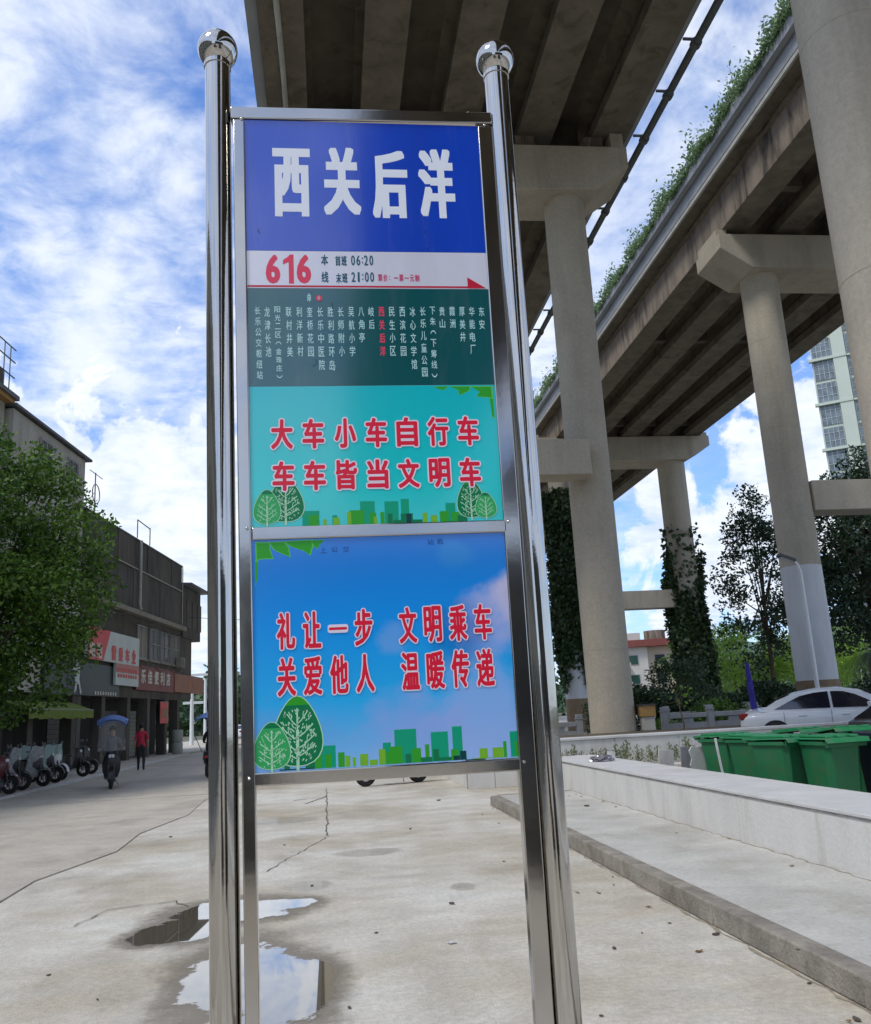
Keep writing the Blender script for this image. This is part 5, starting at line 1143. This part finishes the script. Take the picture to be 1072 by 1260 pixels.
# ================================================================ CARS
def car(label, loc_, rz, paint, group=None, name='parked_car'):
    """front points to local +X, 4.6 m long, origin at the ground under the centre"""
    t = thing(name, label, 'car', loc_, rz, group)
    # shell lofted along the length:  x, sill z, belt z, half width sill, half width belt, deck z (centre)
    st_ = [(-2.30, .42, .62, .70, .70, .66), (-2.26, .34, .82, .78, .76, .92), (-2.1, .28, .90, .84, .80, 1.03), (-1.7, .24, .94, .88, .83, 1.08), (-1.1, .22, .95, .90, .845, 1.04), (-.3, .20, .94, .90, .85, .98), (.5, .20, .93, .90, .85, .97), (1.0, .20, .92, .90, .84, .96), (1.45, .22, .88, .89, .81, .93), (1.85, .24, .80, .86, .76, .85), (2.15, .28, .70, .78, .68, .74), (2.28, .36, .56, .66, .58, .60)]
    m = MB(); vs = []; n = 12
    for (x, zs, zb, ws, wb, zd) in st_:
        ring = [(0, zs), (ws*.85, zs), (ws, zs+.10), (ws+.012, (zs+zb)/2), (ws, zb-.10), (wb, zb), (wb*.55, (zb+zd)/2+.012), (0, zd)]
        full = ring+[(-a, b) for a, b in reversed(ring[1:-1])]
        vs += [(x, a, b) for a, b in full]
    k = 14; fs = [(i*k+j, i*k+(j+1) % k, (i+1)*k+(j+1) % k, (i+1)*k+j) for i in range(len(st_)-1) for j in range(k)]+[tuple(range(k)), tuple(reversed(range((len(st_)-1)*k, len(st_)*k)))]
    m.add(vs, fs); m.build('body', paint, t, smooth=50, sub=2)
    # cabin: lofted roof shell
    cs = [(-1.75, .99, .60, .98), (-1.35, .96, .66, 1.22), (-.95, .94, .66, 1.38), (-.4, .93, .655, 1.455), (.15, .92, .645, 1.46), (.6, .92, .635, 1.38), (.95, .93, .64, 1.22), (1.42, .93, .70, .95)]
    m = MB(); vs = []
    for (x, zb, wr, zr) in cs:
        wb = .80; f_ = min(1, max(0, (zr-.95)/.5)); wr_ = wb+(wr-.05-wb)*f_
        ring = [(wb, zb-.05), (wr_+.0, zr-.05*f_-.01), (wr_*.72, zr+.0), (0, zr+.022*f_)]
        full = ring+[(-a, b) for a, b in reversed(ring[:-1])]
        vs += [(x, a, b) for a, b in full]
    k = 7; fs = [(i*k+j, i*k+j+1, (i+1)*k+j+1, (i+1)*k+j) for i in range(len(cs)-1) for j in range(k-1)]+[tuple(range(k)), tuple(reversed(range((len(cs)-1)*k, len(cs)*k)))]
    m.add(vs, fs); m.build('roof', paint, t, smooth=60)
    def side(x, z):                                   # outer skin of the cabin side at this height
        zr = np.interp(x, [c[0] for c in cs], [c[3] for c in cs]); f_ = min(1, max(0, (zr-.95)/.5)); wr = .80+(.60-.80)*f_
        return .80+(wr-.80)*min(1, max(0, (z-.9)/(zr-.06-.88)))
    for s in (-1, 1):
        for nm, P in (('rear_side_window', [(-1.42, .985), (-1.05, 1.17), (-.78, 1.29), (-.45, 1.355), (-.12, 1.375), (-.10, .975)]), ('front_side_window', [(-.04, .975), (-.06, 1.375), (.22, 1.36), (.48, 1.28), (.78, 1.12), (1.02, .965)])):
            m = MB(); c = (sum(p[0] for p in P)/len(P), sum(p[1] for p in P)/len(P)); Q = []
            for (a, b) in zip(P, P[1:]+P[:1]):
                for q in range(3): Q.append((a[0]+(b[0]-a[0])*q/3, a[1]+(b[1]-a[1])*q/3))
            vs = [(c[0], s*(side(*c)+.012), c[1])]+[(x, s*(side(x, z)+.012), z) for x, z in Q]+[(x, s*(side(x, z)-.02), z) for x, z in Q]
            nn = len(Q); m.add(vs, [(0, 1+i, 1+(i+1) % nn) for i in range(nn)]+[(1+i, 1+nn+i, 1+nn+(i+1) % nn, 1+(i+1) % nn) for i in range(nn)])
            m.build(nm, 'carglass', t, smooth=0)
        m = MB(); m.box(-.86, -.66, s*.905-.012, s*.905+.02, .80, .83); m.build('door_handle', paint, t, bevel=.004); m = MB(); m.box(.12, .32, s*.905-.012, s*.905+.02, .79, .82); m.build('door_handle', paint, t, bevel=.004)
        m = MB(); m.obox((.80, s*.98, 1.02), (.07, 0, .01), (0, .10, 0), (-.01, 0, .07)); m.build('door_mirror', paint, t, bevel=.03, seg=3)
        m = MB(); m.box(-.10, -.092, s*.9105-.004, s*.9105+.004, .30, .94); m.box(.98, .988, s*.9095-.004, s*.9095+.004, .30, .90); m.box(-1.20, -1.192, s*.9105-.004, s*.9105+.004, .5, .92); m.build('door_seam', 'darkgrey', t, smooth=0)['kind'] = 'stuff'
        m = MB(); m.obox((-2.17, s*.70, .84), (.10, s*-.02, 0), (.01, s*.10, 0), (.0, 0, .085)); m.build('tail_lamp', 'taillight', t, bevel=.03, seg=3)
        m = MB(); m.obox((2.08, s*.60, .66), (.12, s*-.06, 0), (.0, s*.13, 0), (0, 0, .06)); m.build('headlamp', 'lamp', t, bevel=.03, seg=3)
        for x in (-1.42, 1.40):
            MB().lathe([(.30, 0), (.37, .0), (.37, .02), (.30, .02)], 32, (x, s*.915-.01, .36), axis='y', ring=True).build('wheel_arch', 'black', t)
            w = MB().lathe([(.20, -.1), (.30, -.1), (.325, -.07), (.325, .07), (.30, .1), (.20, .1)], 32, (x, s*.83, .325), axis='y', ring=True).build('wheel', 'rubber', t)
            m = MB(); m.lathe([(.205, -.02), (.205, .02)], 24, (x, s*.92, .325), axis='y'); m.build('rim', 'darkgrey', w)
            m = MB()
            for q in range(5): a = q*2*pi/5; m.obox((x+.1*cos(a), s*.945, .325+.1*sin(a)), (.1*cos(a), 0, .1*sin(a)), (-.03*sin(a), 0, .03*cos(a)), (0, .01, 0))
            m.build('spokes', 'alloy', w)
    for (x0, z0, x1, z1, w0, w1, nm) in ((.70, 1.375, 1.36, .985, .52, .68, 'windscreen'), (-1.62, 1.045, -1.04, 1.365, .60, .53, 'rear_window')):
        dz = .035; m = MB(); m.add([(x0, -w0, z0+dz), (x0, w0, z0+dz), (x1, w1, z1+dz), (x1, -w1, z1+dz), (x0, -w0, z0-.03), (x0, w0, z0-.03), (x1, w1, z1-.03), (x1, -w1, z1-.03)], [(0, 1, 2, 3), (4, 7, 6, 5), (0, 4, 5, 1), (1, 5, 6, 2), (2, 6, 7, 3), (3, 7, 4, 0)]); m.build(nm, 'carglass', t, smooth=0)
    return t
car('white saloon car with dark windows parked behind the green bins', (12.75, 21.7, .20), radians(-30), 'carwhite')
car('dark grey car behind the bins, only its bonnet and windscreen showing', (11.75, 16.4, .0), radians(186), 'cardark')
cB = car('white car parked at the far end of the left street', (-9.3, 92, 0), radians(80), 'carwhite', 'cars parked at the far end of the left street')
dup(cB, (-7.0, 99, 0), radians(60), 'second white car just right of the other in the far left street'); dup(cB, (-3.8, 104, 0), radians(20), 'white car farthest right in the far left street, side on')
for (x, y, rz, lab) in ((2.6, -6.5, 95, 'dark van added unseen behind the viewer for reflections, right of the two'), (-1.6, -8.0, 90, 'dark van added unseen behind the viewer for reflections, left of the two')):
    vn = thing('reflected_van', lab, 'van', (x, y, 0), radians(rz))  # unseen vans, added so the lower stiles and posts reflect something dark
    MB().prism([(-2.3, .4), (2.3, .4), (2.35, 1.05), (1.7, 1.2), (1.2, 2.1), (-2.3, 2.15)], -.9, .9).build('body', 'cardark', vn, bevel=.06, seg=3)
    for s in (-1, 1):
        MB().box(-1.9, -.1, s*.905-.01, s*.905+.01, 1.25, 1.9).build('side_window', 'carglass', vn, smooth=0)
        for xx in (-1.5, 1.5): MB().lathe([(.2, -.1), (.33, -.08), (.33, .08), (.2, .1)], 24, (xx, s*.86, .33), axis='y').build('wheel', 'rubber', vn)

# ================================================================ SCOOTERS
def scooter(label, loc_, rz, body='black', extra=None, group='scooters parked along the left kerb', name='parked_scooter'):
    """front points to local +X ; wheelbase 1.3 m"""
    t = thing(name, label, 'scooter', loc_, rz, group)
    for x in (-.62, .66):
        w = MB().lathe([(.13, -.045), (.20, -.05), (.24, -.025), (.24, .025), (.20, .05), (.13, .045)], 26, (x, 0, .24), axis='y', ring=True).build('wheel', 'rubber', t)
        m = MB(); m.lathe([(.03, -.05), (.03, .05)], 10, (x, 0, .24), axis='y'); m.lathe([(.115, -.03), (.14, -.03), (.14, .03), (.115, .03)], 22, (x, 0, .24), axis='y', ring=True)
        for k in range(5): a = k*2*pi/5; m.obox((x+.08*cos(a), 0, .24+.08*sin(a)), (.06*cos(a), 0, .06*sin(a)), (-.014*sin(a), 0, .014*cos(a)), (0, .02, 0))
        m.build('rim', 'alloy', w)
    m = MB(); m.tube([(.66, .075, .24), (.56, .075, .62), (.50, .03, .80)], .022, 7); m.tube([(.66, -.075, .24), (.56, -.075, .62), (.50, -.03, .80)], .022, 7); m.build('fork', 'darkgrey', t)
    m = MB(); P = [(.66+.28*cos(a), .24+.28*sin(a)) for a in np.linspace(.1, 2.6, 9)]
    for (a, b) in zip(P, P[1:]): m.add([(a[0], -.07, a[1]), (a[0], .07, a[1]), (b[0], .07, b[1]), (b[0], -.07, b[1]), (a[0], -.06, a[1]+.02), (a[0], .06, a[1]+.02), (b[0], .06, b[1]+.02), (b[0], -.06, b[1]+.02)], [(0, 1, 2, 3), (4, 5, 6, 7), (0, 3, 7, 4), (1, 2, 6, 5)])
    m.build('mudguard', body, t)
    m = MB(); vs = []
    for (x, w, z) in ((.34, .17, .30), (.40, .23, .48), (.46, .24, .68), (.44, .19, .86), (.40, .13, .98)): vs += [(x, -w, z), (x+.10, -w*.55, z), (x+.14, 0, z), (x+.10, w*.55, z), (x, w, z), (x-.05, 0, z)]
    m.add(vs, [(i*6+j, i*6+(j+1) % 6, (i+1)*6+(j+1) % 6, (i+1)*6+j) for i in range(4) for j in range(6)]+[tuple(range(6)), tuple(reversed(range(24, 30)))]); m.build('leg_shield', body, t, smooth=50)
    m = MB(); m.obox((.545, 0, .86), (.03, 0, .01), (0, .075, 0), (-.01, 0, .045)); m.build('headlight', 'lamp', t, bevel=.02)
    m = MB(); m.box(-.12, .38, -.16, .16, .28, .34); m.build('footboard', 'darkgrey', t, bevel=.01)
    m = MB(); vs = []
    for (x, w, z0, z1) in ((-.05, .12, .30, .62), (-.2, .17, .32, .68), (-.55, .18, .40, .70), (-.88, .10, .56, .70), (-.98, .04, .62, .68)): vs += [(x, -w*.7, z0), (x, w*.7, z0), (x, w, (z0+z1)/2), (x, w*.85, z1), (x, -w*.85, z1), (x, -w, (z0+z1)/2)]
    m.add(vs, [(i*6+j, i*6+(j+1) % 6, (i+1)*6+(j+1) % 6, (i+1)*6+j) for i in range(4) for j in range(6)]+[tuple(range(6)), tuple(reversed(range(24, 30)))]); m.build('rear_body', body, t, smooth=50)
    m = MB(); vs = []
    for (x, w, z) in ((-.02, .09, .72), (-.18, .14, .745), (-.45, .155, .75), (-.7, .13, .79), (-.86, .07, .78)): vs += [(x, -w, z-.06), (x, w, z-.06), (x, w*.8, z), (x, -w*.8, z)]
    m.add(vs, [(i*4+j, i*4+(j+1) % 4, (i+1)*4+(j+1) % 4, (i+1)*4+j) for i in range(4) for j in range(4)]+[(0, 1, 2, 3), (19, 18, 17, 16)]); m.build('seat', 'black', t, smooth=60)
    m = MB(); m.tube([(.30, -.36, 1.02), (.38, -.16, 1.0), (.41, 0, .98), (.38, .16, 1.0), (.30, .36, 1.02)], .018, 8); m.build('handlebar', 'darkgrey', t)
    for s in (-1, 1):
        m = MB(); m.tube([(.38, s*.22, 1.01), (.40, s*.28, 1.16)], .008, 5); m.obox((.40, s*.30, 1.21), (.012, 0, 0), (0, .06, 0), (0, 0, .04)); m.build('mirror', 'darkgrey', t)
    m = MB(); m.obox((-.97, 0, .62), (.02, 0, 0), (0, .06, 0), (0, 0, .03)); m.build('tail_lamp', 'taillight', t)
    m = MB(); m.tube([(-.1, -.13, .24), (-.5, -.17, .25), (-.85, -.18, .33)], [.025, .045, .05], 9); m.build('exhaust', 'grey', t)
    m = MB(); m.obox((-.2, 0, .24), (.16, 0, 0), (0, .1, 0), (0, 0, .09)); m.tube([(-.2, .09, .22), (-.2, .2, .05)], .012, 5); m.build('engine', 'darkgrey', t, bevel=.02)
    if extra in ('cover', 'mint'):
        m = MB(); vs = []; g_ = 7
        for i in range(g_):
            for j in range(g_):
                u, v = i/(g_-1), j/(g_-1)-.5
                vs.append((.52-.10*u+.10*cos(v*6)+random.uniform(-.015, .015)+.16*(1-u)**2*0, v*(.46+.40*sin(u*pi*.5+.2)), 1.16-.86*u+.03*sin(v*14)))
        vs2 = [(x-.035, y, z) for x, y, z in vs]
        m.add(vs+vs2, [(i*g_+j, i*g_+j+1, (i+1)*g_+j+1, (i+1)*g_+j) for i in range(g_-1) for j in range(g_-1)]+[(49+i*g_+j, 49+(i+1)*g_+j, 49+(i+1)*g_+j+1, 49+i*g_+j+1) for i in range(g_-1) for j in range(g_-1)])
        m.build('wind_quilt', extra, t, smooth=80)
    if extra == 'canopy' or name == 'ridden_scooter':
        m = MB(); vs = []; a_, b_n = 11, 7
        for i in range(a_):
            for j in range(b_n):
                u, v = i/(a_-1), (j/(b_n-1)-.5)*2; vs.append((.92-2.0*u, v*(.43-.10*abs(u-.5)), 1.83+.16*sin(pi*min(1, u*1.05))-.15*v*v-.06*u))
        vs2 = [(x, y, z+.012) for x, y, z in vs]; n_ = len(vs)
        m.add(vs+vs2, [(i*b_n+j, i*b_n+j+1, (i+1)*b_n+j+1, (i+1)*b_n+j) for i in range(a_-1) for j in range(b_n-1)]+[(n_+i*b_n+j, n_+(i+1)*b_n+j, n_+(i+1)*b_n+j+1, n_+i*b_n+j+1) for i in range(a_-1) for j in range(b_n-1)])
        m.build('canopy', 'blue', t, smooth=80)
        m = MB()
        for s in (-1, 1): m.tube([(.45, s*.2, .9), (.66, s*.33, 1.3), (.72, s*.36, 1.8)], .012, 6); m.tube([(-.75, s*.15, .75), (-.95, s*.3, 1.2), (-.85, s*.33, 1.85)], .012, 6)
        m.build('canopy_frame', 'darkgrey', t)
        m = MB(); vs = []
        for i in range(6):
            for j in range(7):
                u, v = i/5, (j/6-.5)*2; vs.append((.60+.12*u+.10*(1-v*v), v*.36, 1.0+.80*u))
        m.add(vs, [(i*7+j, i*7+j+1, (i+1)*7+j+1, (i+1)*7+j) for i in range(5) for j in range(6)]); m.build('windscreen', 'clear', t, smooth=80)
    return t
def skin_body(name, joints, edges, parent, mats, root=0, facemat=None, sub=1):
    me = bpy.data.meshes.new(name); me.from_pydata([j[:3] for j in joints], edges, [])
    o = bpy.data.objects.new(name, me); COL.objects.link(o)
    sk = o.modifiers.new('s', 'SKIN'); sk.use_smooth_shade = True
    if not me.skin_vertices: 
        bm = bmesh.new(); bm.from_mesh(me); bm.verts.layers.skin.verify(); bm.to_mesh(me); bm.free()
    for v, j in zip(me.skin_vertices[0].data, joints): v.radius = (j[3], j[4] if len(j) > 4 else j[3])
    me.skin_vertices[0].data[root].use_root = True
    sb_ = o.modifiers.new('u', 'SUBSURF'); sb_.levels = sub; sb_.render_levels = sub
    dg = bpy.context.evaluated_depsgraph_get(); dg.update()
    nm = bpy.data.meshes.new_from_object(o.evaluated_get(dg)); bpy.data.objects.remove(o)
    for q in mats: nm.materials.append(M[q])
    for p in nm.polygons: p.use_smooth = True; p.material_index = facemat(p.center)
    r = bpy.data.objects.new(name, nm); COL.objects.link(r); r.parent = parent; return r
def person(label, loc_, rz, joints, edges, mats, facemat, headpos, name='person', group=None):
    t = thing(name, label, 'person', loc_, rz, group)
    skin_body('body', joints, edges, t, mats, 0, facemat)
    hx, hy, hz = headpos
    bm = bmesh.new(); bmesh.ops.create_uvsphere(bm, u_segments=16, v_segments=12, radius=.108)
    for v in bm.verts: v.co = Vector((v.co.x*.95-.012, v.co.y*.86, v.co.z*1.08+.03))
    bmesh.ops.delete(bm, geom=[v for v in bm.verts if v.co.x > .045 and v.co.z < .06 or v.co.z < -.06], context='VERTS')
    me = bpy.data.meshes.new('hair'); bm.to_mesh(me); bm.free(); me.materials.append(M['hair']); [setattr(p, 'use_smooth', True) for p in me.polygons]
    o = bpy.data.objects.new('hair', me); COL.objects.link(o); o.parent = t; o.location = (hx, hy, hz)
    return t
# facing local +X ; walking man seen from behind
J = [(0, 0, .95, .14, .12), (0, 0, 1.12, .13, .12), (0, 0, 1.30, .15, .13), (.01, 0, 1.42, .11, .10), (.02, 0, 1.50, .05), (.03, 0, 1.60, .085, .09), (.03, 0, 1.68, .075),
     (0, .09, .88, .095), (.13, .10, .50, .065), (.10, .10, .10, .045), (.22, .11, .04, .04),
     (0, -.09, .88, .095), (-.06, -.10, .50, .065), (-.24, -.10, .14, .045), (-.16, -.11, .05, .04),
     (0, .17, 1.40, .065), (-.06, .23, 1.13, .05), (.04, .24, .90, .036), (.08, .235, .82, .034),
     (0, -.17, 1.40, .065), (.04, -.23, 1.13, .05), (.16, -.22, .93, .036), (.21, -.21, .86, .034)]
EJ = [(0, 1), (1, 2), (2, 3), (3, 4), (4, 5), (5, 6), (0, 7), (7, 8), (8, 9), (9, 10), (0, 11), (11, 12), (12, 13), (13, 14), (3, 15), (15, 16), (16, 17), (17, 18), (3, 19), (19, 20), (20, 21), (21, 22)]
def fm_walk(c):
    if c.z > 1.49: return 0
    if abs(c.y) > .185 and c.z < 1.15: return 0
    if c.z > .93: return 1
    return 3 if c.z < .08 else 2
person('person in a red short-sleeved shirt and dark trousers walking away past the shops', (at(174, 920, 36).x, 36.0, .0), radians(100), J, EJ, ['skin', 'red', 'trousers', 'black'], fm_walk, (.03, 0, 1.64))
JR = [(-.28, 0, .86, .14, .12), (-.27, 0, 1.03, .13, .12), (-.23, 0, 1.20, .15, .13), (-.20, 0, 1.32, .11, .10), (-.18, 0, 1.40, .05), (-.15, 0, 1.50, .085, .09), (-.15, 0, 1.58, .075),
     (-.24, .10, .84, .09), (.16, .14, .80, .07), (.12, .12, .42, .045), (.24, .12, .37, .04),
     (-.24, -.10, .84, .09), (.16, -.14, .80, .07), (.12, -.12, .42, .045), (.24, -.12, .37, .04),
     (-.20, .17, 1.30, .065), (-.05, .26, 1.10, .05), (.22, .32, 1.04, .036), (.30, .32, 1.04, .034),
     (-.20, -.17, 1.30, .065), (-.05, -.26, 1.10, .05), (.22, -.32, 1.04, .036), (.30, -.32, 1.04, .034)]
def fm_ride(c):
    if c.z > 1.39: return 0
    if c.x > .2 and c.z > .98: return 0
    if c.z > .93 or (c.x < -.05 and c.z > .9): return 1
    return 3 if c.z < .42 and c.x > .14 else 2
rz_ = radians(-78)
scooter('scooter with a blue canopy being ridden towards the viewer in mid street', (-6.15, 26.3, .015), rz_, 'black', None, None, 'ridden_scooter')
person('person in grey riding the oncoming scooter under the blue canopy', (-6.15, 26.3, .015), rz_, JR, EJ, ['skin', 'shirt', 'trousers', 'black'], fm_ride, (-.15, 0, 1.54), 'person')
scooter('second ridden scooter with blue canopy, half hidden by the left sign post', (-3.75, 29.0, .015), radians(85), 'black', None, None, 'ridden_scooter')
person('dark clothed person riding away on the scooter beside the left sign post', (-3.75, 29.0, .015), radians(85), JR, EJ, ['skin', 'trousers', 'trousers', 'black'], fm_ride, (-.15, 0, 1.54), 'person')
row = [(24.2, 'black', None, 'black scooter at the left edge of the parked row'), (25.6, 'scootred', None, 'dark maroon scooter whose front wheel stands nearest the road at left'), (26.9, 'black', 'cover', 'parked scooter wrapped with the larger silver quilt'), (28.4, 'darkgrey', 'cover', 'parked scooter with the second silver quilt'), (29.9, 'black', 'mint', 'parked scooter with the mint green quilt'), (31.4, 'white', 'mint', 'pale scooter just right of the mint green quilt'), (33.0, 'black', None, 'black scooter at the right end of the row behind the rider'), (34.5, 'darkgrey', None, 'grey scooter farthest along the parked row')]
for i, (y, b_, e_, lab) in enumerate(row):
    scooter(lab, (-9.05-.12*(i % 3)-.04*i, y, .06), radians(-22+6*((i*7) % 5)), b_, e_)
for i, (y, lab) in enumerate(((29.3, 'dark scooter in the second row behind the mint green quilt'), (30.7, 'dark scooter in the second row behind the pale scooter'), (32.2, 'dark scooter in the second row beside the black one at the right end'), (26.6, 'dark scooter in the second row behind the larger silver quilt'), (24.1, 'dark scooter in the second row behind the leftmost black one'), (23.0, 'dark scooter in the second row at the left edge'), (25.3, 'dark scooter in the second row behind the maroon one'), (28.0, 'dark scooter in the second row behind the silver quilts'))):
    scooter(lab, (-10.35, y, .06), radians(10-8*(i % 3)), 'darkgrey' if i % 2 else 'black', 'mint' if i == 1 else ('cover' if i == 3 else None))
scooter('dark scooter standing in the yard, only a wheel showing under the sign', (1.35, 21.2, 0), radians(195), 'black', None, None)

# street furniture at the far end of the left street
for i, (px, Y, h, lab) in enumerate(((236, 74, 5.6, 'white camera post with crossbars at the far end of the left street'), (252.5, 90, 6.0, 'white lamp post with a drooping arm at the far end of the street'))):
    b0 = at(px, 900, Y); t = thing('lamp_post', lab, 'lamp post', (b0.x, Y, 0)); m = MB(); m.tube([(0, 0, 0), (0, 0, h)], [.17, .12], 10); m.build('post', 'white', t)
    m = MB()
    if i == 0: m.box(-1.0, 1.2, -.1, .1, h-.1, h+.1); m.box(-.7, .9, -.1, .1, h-2.3, h-2.1)
    else: m.tube([(0, 0, h), (-1.0, 0, h+.1), (-2.0, 0, h+.6)], .07, 6)
    m.build('arm', 'white', t)
bt = fthing('far_tower', 'slim pale high building far behind the end of the shop row', 'building', 60, 2); MB().box(-6, 0, 0, 8, 0, 16).build('wall', 'fb2', bt, smooth=0)
for k in range(5): MB().box(.001, .05, 1, 7, 1.5+3*k, 3.2+3*k).build('window', 'winglass', bt, smooth=0)
# overhead wires crossing at the end of the street
ow = thing('overhead_wire', 'thin dark overhead wire crossing the end of the left street', 'wire', (-9, 56, 0)); m = MB(); m.tube([(0, 0, 8.2), (3, 1, 8.0), (9, 3, 8.6)], .015, 4); m.build('wire', 'black', ow)
# pebbles, leaves and litter on the concrete
peb = None
for i, (px, py, s_, z) in enumerate(((881, 1150, .02, 0), (756, 1167, .016, 0), (824, 1136, .010, 0), (790, 1148, .008, 0), (982, 1169, .012, .15), (996, 1210, .011, 0), (1054, 1255, .02, 0), (722, 992, .03, .15), (754, 1079, .01, 0), (556, 1112, .022, 0), (463, 1148, .012, 0), (430, 1240, .012, 0), (620, 1060, .012, 0), (384, 1090, .016, 0), (740, 1250, .01, 0), (60, 1200, .012, 0), (120, 1230, .009, 0), (210, 1030, .02, 0), (505, 1020, .02, 0), (540, 985, .03, 0), (350, 1040, .014, 0))):
    p = atg(px, py, z+.004)
    if peb is None:
        bm = bmesh.new(); bmesh.ops.create_icosphere(bm, subdivisions=1, radius=1)
        for v in bm.verts: v.co *= random.uniform(.7, 1.15); v.co.z *= .5
        me = bpy.data.meshes.new('small_stone'); bm.to_mesh(me); bm.free(); me.materials.append(M['crackdark']); peb = bpy.data.objects.new('small_stone', me); COL.objects.link(peb); o = peb
        tag(o, 'small dark stone or crumb lying scattered on the pale concrete', 'stone', 'small stones scattered on the concrete')
    else: o = peb.copy(); COL.objects.link(o)
    o.location = p+Vector((0, 0, s_*.3)); o.scale = (s_*1.5, s_, s_); o.rotation_euler = (0, 0, i*1.3)
ls = tag(peb.copy(), 'pale flat pebble on the yard concrete below the right sign post', 'stone'); COL.objects.link(ls); ls.name = 'pale_pebble'; ls['group'] = 'pebbles'; ls.location = atg(556, 1159, .012); ls.scale = (.035, .025, .02)
ls.data = ls.data.copy(); ls.data.materials[0] = M['walltop']
